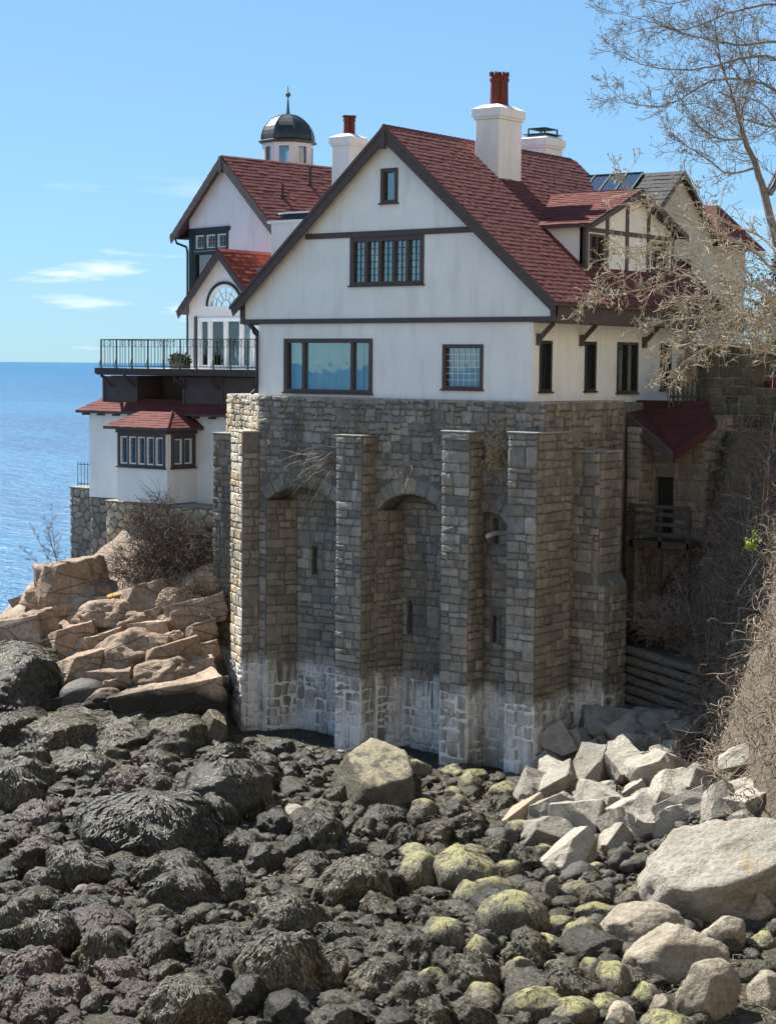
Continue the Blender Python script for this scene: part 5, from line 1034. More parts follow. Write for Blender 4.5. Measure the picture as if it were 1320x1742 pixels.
(-7.44,-2.95,-0.01,0.57,0.37,'W'),(12.87,-15.47,-0.01,0.71,0.38,'L'),(0.73,-9.17,-0.01,1.67,1.1,'W'),(-4.01,-13.99,-0.01,1.12,0.81,'W'),(-7.01,-11.04,-0.01,1.51,1.1,'W'),(1.48,-20.72,-0.0,0.61,0.38,'R'),
(-7.91,-8.58,-0.01,0.59,0.41,'W'),(5.9,-24.55,-0.01,0.86,0.62,'R'),(6.99,-26.24,-0.01,0.92,0.54,'R'),(-4.79,-19.23,-0.0,0.57,0.34,'R'),(-6.42,-9.78,-0.01,0.74,0.55,'W'),(1.76,-12.79,-0.0,0.56,0.3,'W'),
(-3.14,-5.8,-0.01,0.54,0.27,'W'),(-2.02,-21.73,-0.01,0.7,0.37,'W'),(6.56,-10.48,-0.01,1.13,0.79,'W'),(-6.81,-3.66,-0.0,0.73,0.46,'W'),(-6.83,-13.98,-0.01,1.37,0.72,'R'),(-3.56,-2.29,-0.01,1.1,0.71,'W'),
(-5.32,-2.04,-0.01,0.56,0.3,'W'),(14.5,-18.51,-0.0,0.66,0.38,'W'),(2.53,-18.99,-0.0,0.7,0.36,'W'),(5.49,-19.9,-0.01,0.72,0.47,'W'),(-0.11,-20.35,-0.01,0.7,0.36,'W'),(-0.15,-22.58,-0.01,0.69,0.37,'R'),
(-8.32,-3.36,-0.0,1.18,0.8,'W'),(-2.69,-20.97,-0.0,1.02,0.54,'R'),(9.42,-14.24,-0.01,0.48,0.28,'W'),(-2.2,-10.62,-0.01,0.62,0.32,'W'),(8.92,-10.72,-0.01,0.97,0.52,'W'),(-1.92,-17.44,-0.01,1.0,0.69,'W'),
(-1.44,-8.85,-0.0,0.92,0.5,'W'),(-5.6,-16.45,-0.0,0.62,0.31,'W'),(-11.41,-8.64,-0.0,1.56,0.87,'W'),(2.47,-22.11,-0.01,0.99,0.57,'W'),(-2.66,-2.8,-0.0,1.03,0.75,'L'),(-3.24,-8.01,-0.01,0.83,0.45,'W'),
(-0.89,-16.29,-0.01,1.09,0.77,'W'),(-4.74,-2.61,-0.01,0.78,0.43,'W'),(3.37,-15.71,-0.0,0.82,0.54,'W'),(7.79,-23.38,-0.02,1.2,0.78,'W'),(-7.98,-4.74,-0.01,1.11,0.82,'W'),(-0.2,-6.72,-0.0,0.89,0.55,'W'),
(2.16,-5.07,-0.01,0.55,0.3,'W'),(5.35,-24.59,-0.01,0.77,0.45,'R'),(-0.65,-2.16,-0.0,1.0,0.61,'L'),(6.04,-23.06,-0.02,0.63,0.47,'W'),(3.43,-13.03,-0.0,0.73,0.41,'W'),(7.32,-24.3,-0.01,0.77,0.47,'W'),
(2.96,-24.25,-0.0,0.57,0.37,'W'),(7.48,-10.86,-0.01,0.66,0.37,'W'),(-9.03,-13.38,-0.0,0.51,0.26,'R'),(2.82,-11.8,-0.0,0.88,0.46,'W'),(12.29,-17.29,-0.0,0.55,0.33,'L'),(9.8,-18.72,-0.01,0.92,0.67,'W'),
(11.3,-12.63,-0.01,0.86,0.55,'W'),(7.41,-19.27,-0.01,0.99,0.59,'W'),(-10.03,-11.18,-0.01,0.72,0.51,'W'),(11.01,-20.2,-0.0,0.52,0.31,'W'),(3.19,-8.07,-0.01,1.26,0.91,'W'),(-10.45,-9.17,-0.01,1.11,0.79,'W'),
(-1.41,-13.41,-0.01,0.65,0.42,'W'),(6.69,-17.74,-0.0,1.05,0.53,'W'),(8.06,-18.28,-0.01,1.51,0.81,'W'),(2.74,-8.59,-0.01,0.58,0.43,'W'),(-6.24,-7.32,-0.01,0.7,0.39,'W'),(2.99,-17.51,-0.0,0.99,0.61,'W'),
(13.28,-17.23,-0.02,1.0,0.73,'W'),(0.48,0.65,0.24,0.92,0.75,'A'),(8.04,-6.54,0.63,1.28,1.01,'A'),(6.48,-3.04,1.25,1.27,0.79,'A'),(10.41,-4.9,2.51,0.78,0.55,'A'),(5.06,-3.35,0.46,0.66,0.51,'A'),
(2.76,-2.67,0.21,0.88,0.61,'A'),(5.31,0.91,1.67,0.66,0.55,'A'),(2.37,1.32,1.03,1.22,0.87,'A'),(5.85,-5.02,0.46,1.11,0.8,'A'),(4.89,0.76,1.46,1.03,0.8,'A'),(3.31,-3.39,-0.01,1.22,1.08,'A'),
(3.76,1.72,1.5,0.83,0.57,'A'),(2.36,0.28,0.53,0.63,0.52,'A'),(4.85,-6.0,0.09,1.3,0.99,'A'),(1.02,1.79,0.76,0.68,0.5,'A'),(6.22,-1.0,1.63,0.73,0.53,'A'),(6.0,-6.57,0.37,0.99,0.83,'A'),
(1.38,0.01,0.41,1.23,0.94,'A'),(6.34,-1.68,1.27,0.8,0.69,'A'),(4.43,-0.37,1.15,0.71,0.5,'A'),(-0.77,2.76,0.6,1.03,0.65,'A'),(0.8,2.27,1.0,1.12,0.69,'A'),(6.02,0.45,1.79,1.1,0.76,'A'),
(5.69,-6.05,0.33,0.71,0.44,'A'),(-17.54,1.04,4.74,0.96,0.55,'K'),(-14.46,-1.55,2.1,1.4,0.73,'K'),(-19.65,-2.49,2.92,1.36,0.78,'K'),(-17.54,-5.43,0.96,1.1,0.52,'K'),(-15.25,-1.22,2.58,0.99,0.5,'K'),
(-16.62,1.49,4.79,2.07,0.98,'K'),(-20.76,-0.97,3.95,1.21,0.64,'K'),(-16.99,0.52,4.23,1.54,0.8,'K'),(-13.36,-1.96,1.11,1.26,0.67,'K'),(-18.23,0.22,4.28,2.06,1.1,'K'),(-15.32,-3.42,1.26,1.15,0.5,'K'),
(-19.95,-4.38,2.0,1.05,0.62,'K'),(-26.23,0.72,3.6,1.02,0.44,'K'),(-17.6,-0.36,3.76,1.27,0.53,'K'),(-16.13,-0.9,3.04,1.05,0.48,'K'),(-22.91,-1.06,4.07,1.94,0.99,'K'),(-20.82,-0.34,4.32,1.44,0.66,'K'),
(-19.18,-1.13,3.62,2.27,1.02,'K'),(-18.58,-4.51,1.67,1.22,0.7,'K'),(-15.81,0.49,3.86,1.74,1.02,'K'),(-15.8,-2.92,1.7,0.94,0.54,'K'),(-18.24,0.96,4.81,1.11,0.46,'K'),(-20.56,-3.4,2.59,1.42,0.6,'K'),
(-16.09,-4.68,0.78,1.68,0.96,'K'),(-22.66,-3.56,2.99,1.5,0.7,'K'),(-18.16,-5.05,1.32,1.01,0.51,'K'),(-19.33,-4.96,1.63,1.98,0.88,'K'),(-23.21,-0.31,4.49,1.1,0.47,'K'),(-16.76,-3.78,1.55,1.87,1.07,'K'),
(-13.74,-0.9,1.3,1.05,0.62,'K'),(-18.37,-2.16,2.87,1.19,0.71,'K'),(-18.79,-2.69,2.66,1.3,0.76,'K'),(-18.13,-5.89,0.9,0.91,0.52,'K'),(-17.78,-0.83,3.51,0.92,0.43,'K'),
]

def ico(sub):
    bm = bmesh.new(); bmesh.ops.create_icosphere(bm, subdivisions=sub, radius=1); vs = [v.co.copy() for v in bm.verts]; fs = [tuple(v.index for v in f.verts) for f in bm.faces]; bm.free(); return vs, fs
ICO = {k: ico(k) for k in (2, 4, 5)}
def rnd_dir():
    z = R_(-1, 1); a = R_(0, 2*math.pi); r = math.sqrt(1-z*z); return V((r*math.cos(a), r*math.sin(a), z))
def rock_fn(round_, seed, amp, extra=()):
    rnd_ = random.Random(seed); pl = []
    for _ in range(11 if round_ else 13):
        z = rnd_.uniform(-1, 1); a = rnd_.uniform(0, 6.283); r = math.sqrt(1-z*z); pl.append((V((r*math.cos(a), r*math.sin(a), z)), rnd_.uniform(.66, .92) if not round_ else rnd_.uniform(.74, .98)))
    if extra: pl = pl[:5]+[(V(n).normalized(), h) for n, h in extra]
    off = V((seed*3.7, seed*1.3, seed*.77))
    def f(d):
        r = 1.0
        for n, h in pl:
            c = n.dot(d)
            if c > .05:
                q = h/c
                if round_: kk = .16; hh = max(0, min(1, .5+.5*(q-r)/kk)); r = q+(r-q)*hh-kk*hh*(1-hh)
                else: r = min(r, q)
        return r*(1+amp*noise.fractal(d*1.7+off, .8, 2.1, 3)+amp*.35*noise.fractal(d*6+off, .7, 2.1, 2))
    return f
def mesh_of(vs, fs, mat, name, smooth=True):
    me = bpy.data.meshes.new(name); me.from_pydata([tuple(v) for v in vs], [], fs); me.materials.append(MAT[mat]); me.polygons.foreach_set('use_smooth', [smooth]*len(fs)); me.update(); return me
def star(f, sub, mat, name):
    vs, fs = ICO[sub]; return mesh_of([v*f(v) for v in vs], fs, mat, name)
def drape(f, mat, n, seed, wid=.034, lenf=1.0):
    rr = random.Random(seed); m = MB()
    for _ in range(n):
        th = math.acos(1-rr.random()*.95); ph = rr.uniform(0, 6.283); st = rr.randint(4, 8); pts = []; step = rr.uniform(.07, .13)*lenf; drift = rr.uniform(-.06, .06); lift = rr.uniform(.995, 1.026)
        for k in range(st+1):
            d = V((math.sin(th)*math.cos(ph), math.sin(th)*math.sin(ph), math.cos(th))); r = f(d)*(lift+.012*math.sin(k*2+ph*7)); pts.append(d*r)
            th += step; ph += (drift+rr.uniform(-.05, .05))/max(.3, math.sin(th))
            if th > 2.2: break
        if len(pts) > 2:
            sd = V((-math.sin(ph), math.cos(ph), rr.uniform(-.5, .5))); m.ribbon(pts, wid*rr.uniform(.6, 1.4), wid*.25, sd)
    me = bpy.data.meshes.new('seaweed'); me.from_pydata(m.v, [], m.f); me.materials.append(MAT[mat]); me.update(); return me
def block(seed, mat, amp=.035):
    rr = random.Random(seed); bm = bmesh.new(); bmesh.ops.create_cube(bm, size=2)
    for v in bm.verts: v.co = V((v.co.x, v.co.y*.78, v.co.z*.66)) + V((rr.uniform(-.18, .18), rr.uniform(-.14, .14), rr.uniform(-.12, .12)))
    for _ in range(rr.randint(3, 5)):
        d = V((rr.choice((-1, 1))*rr.uniform(.4, 1), rr.choice((-1, 1))*rr.uniform(.3, 1), rr.choice((-1, 1))*rr.uniform(.2, 1))).normalized()
        g = bmesh.ops.bisect_plane(bm, geom=bm.verts[:]+bm.edges[:]+bm.faces[:], plane_co=d*rr.uniform(.70, .95), plane_no=d, clear_outer=True)
        ed = [e for e in bm.edges if e.is_boundary]
        if ed: bmesh.ops.edgeloop_fill(bm, edges=ed)
    bmesh.ops.bevel(bm, geom=bm.edges[:], offset=.045, segments=2, affect='EDGES', profile=.6)
    bmesh.ops.triangulate(bm, faces=bm.faces[:])
    for _ in range(2):
        lg = [e for e in bm.edges if e.calc_length() > .22]
        bmesh.ops.subdivide_edges(bm, edges=lg, cuts=1); bmesh.ops.triangulate(bm, faces=[f for f in bm.faces if len(f.verts) > 3])
    off = V((seed*2.3, seed*.7, 0))
    for v in bm.verts: v.co += v.co.normalized()*(amp*noise.fractal(v.co*2.2+off, .8, 2, 3)+.012*noise.noise(v.co*9+off))
    me = bpy.data.meshes.new('block'); bm.to_mesh(me); bm.free(); me.materials.append(MAT[mat]); return me
fW = [rock_fn(s % 3 == 0, s, .15) for s in range(9)]
MW = [star(f, 4, 'weed_rock', 'weed_boulder') for f in fW]; MWs = [drape(f, 'weed_strand', 620, i, .034) for i, f in enumerate(fW)]
MR = [star(f, 4, 'weed_red', 'weed_boulder') for f in fW[:4]]; MRs = [drape(f, 'weed_red_strand', 520, 40+i, .045, .6) for i, f in enumerate(fW[:4])]
fL = [rock_fn(False, 20+s, .07) for s in range(6)]
ML = [star(f, 4, 'algae_rock', 'algae_boulder') for f in fL]; MLs = [drape(f, 'weed_strand', 170, 60+i, .03) for i, f in enumerate(fL)]
MN = [star(rock_fn(False, 33+s, .05), 5, 'granite_tan', 'tan_boulder') for s in range(5)]
MK = [star(rock_fn(False, 50+s, .12), 5, 'ledge', 'ledge_block') for s in range(4)]+[block(90+s, 'ledge', .11) for s in range(5)]
MKo = [block(94+s, 'ledge_lichen', .08) for s in range(2)]
MA = [block(s, 'granite', .08) for s in range(7)]+[block(70+s, 'granite', .09) for s in range(4)]; MAo = [block(s+30, 'granite_rust') for s in range(2)]
MB_ = [star(rock_fn(False, 70+s, .06), 4, 'dark_rock', 'dark_boulder') for s in range(4)]
MT = [star(rock_fn(False, 80+s, .05), 4, 'granite', 'stone') for s in range(3)]
MG = star(rock_fn(False, 203, .05, [((-.12, -.30, .95), .50), ((.1, -.98, .1), .80), ((.95, -.2, .1), .78), ((-.95, -.1, .2), .8)]), 5, 'mossy_rock', 'wedge_boulder'); MM = star(rock_fn(True, 8, .08), 5, 'weed_rock', 'boulder')
fV = [rock_fn(False, 120+s, .09) for s in range(3)]; MV = [star(f, 5, 'weed_rock', 'weed_ledge') for f in fV]; MVs = [drape(f, 'weed_strand', 1100, 130+i, .022, .8) for i, f in enumerate(fV)]
MZ = star(rock_fn(False, 7, .095, [((-.12, -.34, .93), .56), ((.0, -.93, -.25), .74), ((-.88, -.35, .15), .90), ((-.5, -.8, -.3), .8)]), 5, 'granite_big', 'great_boulder')
MARKS = {'beach': [('the largest seaweed boulder', -5.1, -13.1), ('the pale topped boulder at the corner buttress', -6.2, -8.4), ('the wedge boulder', -2.6, -5.5), ('the right corner buttress', .5, -2), ('the great pale boulder', 11.5, -9), ('the bare tan boulders', 12, -14), ('the granite rubble heap', 4.5, -4.5), ('the seaweed hung ledges', -15.5, -6.5)],
 'heap': [('the log wall', 4, 1.5), ('the great pale boulder', 10.5, -6), ('the right corner buttress', .8, -1.5), ('the side buttress', 1.9, 1.4), ('the hanging vines', 9, -2.5)],
 'ledge': [('the bramble bush', -18, .5), ('the seaward stone pier', -27, 3.5), ('the corner buttress', -14, -1), ('the seaweed hung ledges', -15.5, -5.5), ('the bare shrub by the sea', -29, 2)]}
def near(kind, x, y, lim=7.5):
    d, n = min((math.hypot(x-a, y-b), n) for n, a, b in MARKS[kind]); return ('near '+n) if d < lim else ('on the open beach' if kind == 'beach' else 'apart from the rest')
def put(name, me, loc, sc, rot, label, cat='rock', group=None, weed=None):
    o = bpy.data.objects.new(name, me); COL.objects.link(o); o.location = loc; o.scale = sc; o.rotation_euler = rot; tag(o, label, cat, group)
    if weed is not None:
        c = bpy.data.objects.new('seaweed', weed); COL.objects.link(c); c.parent = o; c['kind'] = 'stuff'
    return o
YAW = rad(37)
for i, r in enumerate(ROCKS):
    x, y, z, w, h, k = r[:6]; o_ = len(r) > 6; a, rz = w/2, R_(0, 6.28)
    if k == 'W':
        j = i % 9; big = w > 3.4
        s = (a*1.1, a*R_(.7, .95), h*R_(.52, .82))
        if w > 1.7: rz = YAW+R_(-.4, .4); s = (a*1.08, a*.72, h*.66)
        lab = 'largest seaweed draped boulder, long and low, on the beach' if big else ('very large black seaweed draped boulder '+near('beach', x, y) if w > 1.9 else ('small ' if w < .7 else 'middling ' if w < 1.05 else 'big ')+'black seaweed covered boulder '+near('beach', x, y))
        put('seaweed_boulder', MW[j], (x, y, z+h*.18), s, (0, 0, rz), lab, 'boulder', None if big else ('large seaweed boulders' if w > 1.9 else 'seaweed boulders on the beach'), MWs[j] if (w > 1.5 or i % 3) else None)
    elif k == 'R': j = i % 4; put('red_seaweed_boulder', MR[j], (x, y, z+h*.15), (a, a*.85, h*.6), (0, 0, rz), ('small' if w < .8 else 'big')+' reddish seaweed covered boulder '+near('beach', x, y), 'boulder', 'reddish seaweed boulders', MRs[j])
    elif k == 'L': j = i % 6; put('algae_boulder', ML[j], (x, y, z+h*.2), (a*1.05, a*.85, h*.62), (0, 0, rz), ('small' if w < .8 else 'big')+' boulder with yellow green algae on top '+near('beach', x, y), 'boulder', 'boulders with green algae', MLs[j])
    elif k == 'A': 
        if o_: put('rusty_block', MAo[i % 2], (x, y, z+h*.35), (a*1.15, a*.5, h*.55), (R_(-.2, .2), -.55, YAW+.3), 'long rust orange granite block in the rubble heap', 'rock', 'rust orange blocks')
        else: put('granite_block', MA[i % 11], (x, y, z+h*.32+(.35 if y > -3.2 and x < 6 else 0)), (a*1.42, a*1.15, h*.86), (R_(-.6, .6), R_(-.6, .6), rz), ('small' if w < .85 else 'large')+' pale angular granite block in the rubble heap '+near('heap', x, y), 'rock', 'granite rubble blocks')
    elif k == 'B': put('dark_stone', MB_[i % 4], (x, y, z+h*.2), (a*1.05, a*.9, h*.6), (R_(-.3, .3), R_(-.3, .3), rz), 'bare dark grey stone between granite rubble and beach', 'rock', 'dark stones below the rubble')
    elif k == 'N':
        if w < 1.2: put('tan_stone', MN[i % 5], (x, y, z+h*.22), (a*1.05, a*.9, h*.62), (R_(-.2, .2), R_(-.2, .2), rz), 'bare tan granite stone below the great pale boulder', 'rock', 'tan stones')
        else: put('tan_boulder', MN[i % 5], (x, y, z+h*.24), (a*1.06, a*.82, h*.64), (R_(-.15, .15), R_(-.2, .1), YAW+R_(-.5, .5)), ('wide' if w > 2.6 else 'round')+' bare tan granite boulder among the algae boulders below the great pale boulder', 'boulder', 'tan boulders')
    elif k == 'Z': put('great_boulder', MZ, (x, y, z+h*.22), (a*1.12, a*.95, h*.66), (.0, -.12, YAW-.05), 'great pale granite boulder, biggest rock on the shore, below the vines', 'boulder')
    elif k == 'K':
        put('lichen_ledge_block' if o_ else 'ledge_block', (MKo[i % 2] if o_ else MK[i % 9]), (x, y, z+h*.22), (a*1.32, a*1.1, h*.82), (R_(-.2, .12), -R_(.12, .38), YAW+R_(-.25, .25)), 'orange lichen stained ledge block on the shore below the terrace wing' if o_ else ('small' if w < 1.4 else 'middling' if w < 2.3 else 'huge')+' tilted pinkish tan ledge block '+near('ledge', x, y), 'rock', 'lichen stained ledge blocks' if o_ else 'granite ledge blocks')
    elif k == 'D': put('dark_ledge_block', MB_[i % 4], (x, y, z+h*.2), (a*1.15, a*.9, h*.6), (R_(-.1, .1), -.3, YAW+R_(-.2, .2)), 'dark stained ledge block below the pinkish ledges', 'rock', 'dark ledge blocks')
    elif k == 'V': put('seaweed_ledge', MV[i % 3], (x, y, z+h*.12), (a*1.45, a*1.2, h*.62), (0, 0, YAW+R_(-.2, .2)), ('broad' if w > 7.5 else 'narrow')+' steep ledge hung with black seaweed '+near('ledge', x, y, 9), 'rock', 'seaweed hung ledges', MVs[i % 3])
    elif k == 'M': put('mossy_boulder', MM, (x, y, z+h*.22), (a*1.1, a*.9, h*.66), (0, 0, 1.1), 'big dark boulder with bare pale top beside the corner buttress', 'boulder', None, MWs[3])
    elif k == 'G': put('wedge_boulder', MG, (x-.8, y+1.25, z+h*.34), (a*1.12, a*1.75, h*.74), (.12, .05, YAW+.35), 'squared wedge boulder with pale green top in front of the middle buttress', 'boulder')
    elif k == 'S':
        if w > 1.5: put('mossy_slab', MG, (x, y, z+h*.25), (a*1.2, a*.9, h*.5), (.05, .1, YAW+.2), 'flat mossy slab at the foot of the diagonal corner buttress', 'rock')
        else: put('mossy_stump_rock', MG, (x, y, z+h*.4), (a*1.1, a, h*.62), (.05, .0, YAW+1.7), 'upright mossy rock wedged between ledges and corner buttress', 'rock')
    else: put('pale_stone', MT[i % 3], (x, y, z+h*.25), (a, a*.8, h*.6), (R_(-.3, .3), R_(-.3, .3), rz), 'small bare pale stone among the seaweed boulders', 'rock', 'pale stones on the beach')
# small cobbles, uncounted
def cobbles(name, n, mat, region, smin, smax, seed, weed=0):
    rr = random.Random(seed); vs, fs = ICO[2]; m = MB(); fn = [rock_fn(s % 2 == 0, seed+s, .2) for s in range(6)]; sh = [[v*f(v) for v in vs] for f in fn]; c = 0; wm = MB(); ws = [drape(f, 'weed_strand', weed, seed+s, .045, 1.2) for s, f in enumerate(fn)] if weed else []
    while c < n:
        l, d = region(rr); x = 33.49+.7986*l-.6018*d; y = -52.53+.6018*l+.7986*d
        if (y > -1.0 and x < 1.2) or ground_z(x, y) > 1.7: continue
        s = smin+(smax-smin)*rr.random()**2.2; a = rr.uniform(0, 6.28); ca, sa = math.cos(a), math.sin(a); sx, sy, sz = s*rr.uniform(.8, 1.4), s*rr.uniform(.7, 1), s*rr.uniform(.45, .8); z = gz(x, y)+sz*.3; k = len(m.v)
        q_ = rr.randrange(6)
        if weed:
            kk = len(wm.v); wv = ws[q_].vertices
            for v in wv: px, py = v.co.x*sx, v.co.y*sy; wm.v.append((x+px*ca-py*sa, y+px*sa+py*ca, z+v.co.z*sz))
            wm.f += [tuple(i_+kk for i_ in p_.vertices) for p_ in ws[q_].polygons]
        for v in sh[q_]: px, py = v.x*sx, v.y*sy; m.v.append((x+px*ca-py*sa, y+px*sa+py*ca, z+v.z*sz))
        m.f += [(f[0]+k, f[1]+k, f[2]+k) for f in fs]; m.t += [None]*len(fs); c += 1
    o = m.build(name, mat, None, True); o['kind'] = 'stuff'
    if weed: wm.t = [None]*len(wm.f); w_ = wm.build('seaweed', 'weed_strand', o); w_['kind'] = 'stuff'
    return o
tag(cobbles('seaweed_stones', 560, 'weed_rock', lambda r: (r.uniform(-15, 9.5), r.uniform(38, 67)), .24, .5, 23, 60), 'half metre seaweed covered stones packed between the larger beach boulders', 'stones')
tag(cobbles('seaweed_cobbles', 1600, 'weed_rock', lambda r: (r.uniform(-15, 9.5), r.uniform(38, 67)), .10, .36, 3), 'dark seaweed covered cobbles filling the beach between boulders', 'cobbles')
tag(cobbles('pale_cobbles', 150, 'granite', lambda r: (r.uniform(-13, 10), r.uniform(40, 66)), .05, .15, 5), 'scattered small pale cobbles on the beach', 'cobbles')
tag(cobbles('rubble_chips', 420, 'dark_rock', lambda r: (r.uniform(4, 12), r.uniform(44, 61)), .10, .34, 9), 'dark small stones between the granite rubble', 'stones')
def weed_mat_mesh():
    rr = random.Random(12); m = MB()
    for _ in range(13000):
        l, d = rr.uniform(-15, 9.0), rr.uniform(38, 67); x = 33.49+.7986*l-.6018*d; y = -52.53+.6018*l+.7986*d
        if y > -1.2: continue
        z = gz(x, y)+.03; a = rr.uniform(0, 6.28); pts = []
        for k in range(4): pts.append((x, y, z+rr.uniform(0, .10))); a += rr.uniform(-.7, .7); x += .11*math.cos(a); y += .11*math.sin(a)
        m.ribbon(pts, rr.uniform(.02, .05), .01, (-math.sin(a), math.cos(a), rr.uniform(-.6, .6)))
    o = m.build('seaweed_carpet', 'weed_strand'); o['kind'] = 'stuff'; tag(o, 'tangled black seaweed lying between the beach boulders', 'seaweed')
weed_mat_mesh()

# ------------------------------------------------------------------ plants
LIMBS_BARE = [
 [(6.84,5.49,16.13,0.26),(6.28,5.31,18.51,0.24),(5.91,5.17,19.91,0.21),(5.62,5.05,20.9,0.17),(5.3,4.89,21.69,0.14),(5.33,4.35,22.32,0.1),(5.31,3.79,23.13,0.07),(5.16,3.16,24.22,0.045),(5.17,2.66,25.49,0.03)],
 [(6.07,5.29,19.91,0.17),(6.85,4.72,20.8,0.15),(7.44,4.04,22.23,0.13)],
 [(7.44,4.04,22.23,0.12),(6.92,3.74,23.09,0.085),(6.47,2.93,23.37,0.07),(5.75,1.62,23.29,0.05),(5.19,0.51,22.65,0.04),(4.6,0.04,22.36,0.03),(4.02,-1.02,22.43,0.02),(3.59,-1.3,22.84,0.012)],
 [(7.44,4.04,22.23,0.12),(6.95,3.86,24.06,0.08),(6.01,3.17,24.18,0.065),(5.57,2.17,23.86,0.05),(4.73,1.53,23.7,0.038),(3.82,0.22,23.8,0.025),(3.03,-0.32,24.32,0.012)],
 [(7.44,4.04,22.23,0.11),(6.79,5.07,24.72,0.09),(5.11,4.44,24.89,0.06),(4.1,3.71,25.12,0.045),(3.13,3.64,25.46,0.035),(2.47,3.17,25.73,0.022),(1.09,2.17,26.19,0.012)],
 [(6.79,5.07,24.72,0.09),(6.48,4.97,26.09,0.075),(5.23,4.01,25.92,0.055),(4.71,2.94,25.43,0.045),(4.34,2.0,25.09,0.038),(3.75,1.56,25.2,0.025),(3.09,0.4,24.83,0.012)],
 [(6.48,4.97,26.09,0.07),(5.81,4.54,26.87,0.05),(5.11,3.36,26.56,0.04),(4.14,1.93,25.96,0.03),(3.2,1.25,26.14,0.02),(2.26,0.56,26.32,0.012)],
 [(5.62,5.05,20.8,0.08),(5.38,3.57,20.49,0.05),(4.96,2.67,20.95,0.035),(4.63,1.84,21.33,0.022),(4.14,1.51,21.77,0.012)],
 [(5.25,4.86,21.79,0.07),(5.08,3.46,21.66,0.045),(4.74,2.62,21.98,0.03),(4.56,1.91,22.59,0.02),(4.29,1.77,23.16,0.012)],
 [(5.91,5.17,19.91,0.09),(6.16,6.16,21.57,0.06),(5.47,6.39,22.84,0.04),(4.65,6.46,23.41,0.03),(3.85,6.48,23.38,0.02),(3.22,5.96,22.86,0.012)],
 [(5.33,4.35,22.32,0.06),(5.29,5.11,23.89,0.045),(4.91,4.94,25.08,0.03),(5.01,5.12,26.08,0.02)],
 [(7.44,4.04,22.23,0.09),(7.21,3.21,21.87,0.06),(6.74,2.23,21.99,0.04),(6.13,1.55,22.24,0.025),(5.53,0.87,22.48,0.015)],
]
LIMBS_PALE = [
 [(11.38,-2.77,12.41,0.11),(10.88,-2.98,14.11,0.1),(10.66,-3.0,15.48,0.09),(10.54,-2.99,16.5,0.07),(10.35,-3.05,17.35,0.05)],
 [(10.66,-3.0,15.48,0.06),(10.07,-3.74,16.31,0.05),(9.33,-4.53,16.49,0.04),(8.75,-5.59,16.59,0.03),(7.93,-6.18,16.83,0.022),(7.38,-6.88,16.48,0.016),(6.91,-7.53,16.05,0.01),(6.58,-7.94,15.68,0.006)],
 [(10.54,-2.99,16.5,0.05),(9.73,-3.5,17.43,0.04),(9.12,-4.18,17.83,0.032),(8.42,-5.04,18.27,0.025),(7.82,-5.7,18.62,0.018),(7.35,-6.41,18.84,0.012),(6.99,-6.63,19.42,0.006)],
 [(10.75,-2.97,15.14,0.055),(10.2,-3.98,15.45,0.045),(9.61,-5.04,15.6,0.035),(9.05,-5.73,15.42,0.026),(8.53,-6.51,15.32,0.018),(8.18,-6.9,15.23,0.008)],
 [(10.86,-2.96,14.45,0.055),(10.24,-4.02,14.78,0.04),(9.64,-5.07,15.01,0.032),(9.18,-5.95,14.75,0.022),(8.76,-6.55,14.41,0.012),(8.59,-6.74,13.83,0.006)],
 [(10.66,-3.0,15.48,0.05),(9.83,-2.84,15.83,0.04),(8.8,-3.08,16.18,0.03),(8.11,-3.61,16.09,0.022),(7.42,-4.13,16.08,0.014),(6.99,-4.43,16.25,0.007)],
 [(10.88,-2.98,14.11,0.05),(10.66,-4.11,14.44,0.035),(10.07,-4.79,14.6,0.028),(9.49,-5.48,14.59,0.02),(9.06,-6.23,14.17,0.012),(8.88,-6.4,13.75,0.006)],
 [(10.35,-3.05,17.35,0.045),(9.62,-2.91,17.89,0.03),(8.92,-3.41,18.23,0.022),(8.34,-3.8,18.74,0.015),(8.02,-3.96,19.42,0.008)],
 [(9.33,-4.53,16.49,0.03),(8.49,-5.48,17.1,0.022),(7.77,-6.24,17.42,0.016),(7.24,-6.65,17.33,0.01),(6.85,-6.97,17.07,0.006)],
 [(8.75,-5.59,16.59,0.025),(7.93,-6.49,16.24,0.016),(7.38,-7.18,16.06,0.01),(6.91,-7.68,15.8,0.006)],
 [(10.75,-2.97,15.14,0.04),(10.05,-2.87,15.14,0.032),(9.31,-3.28,15.31,0.024),(8.49,-3.92,15.13,0.015),(8.09,-4.24,14.95,0.008)],
]

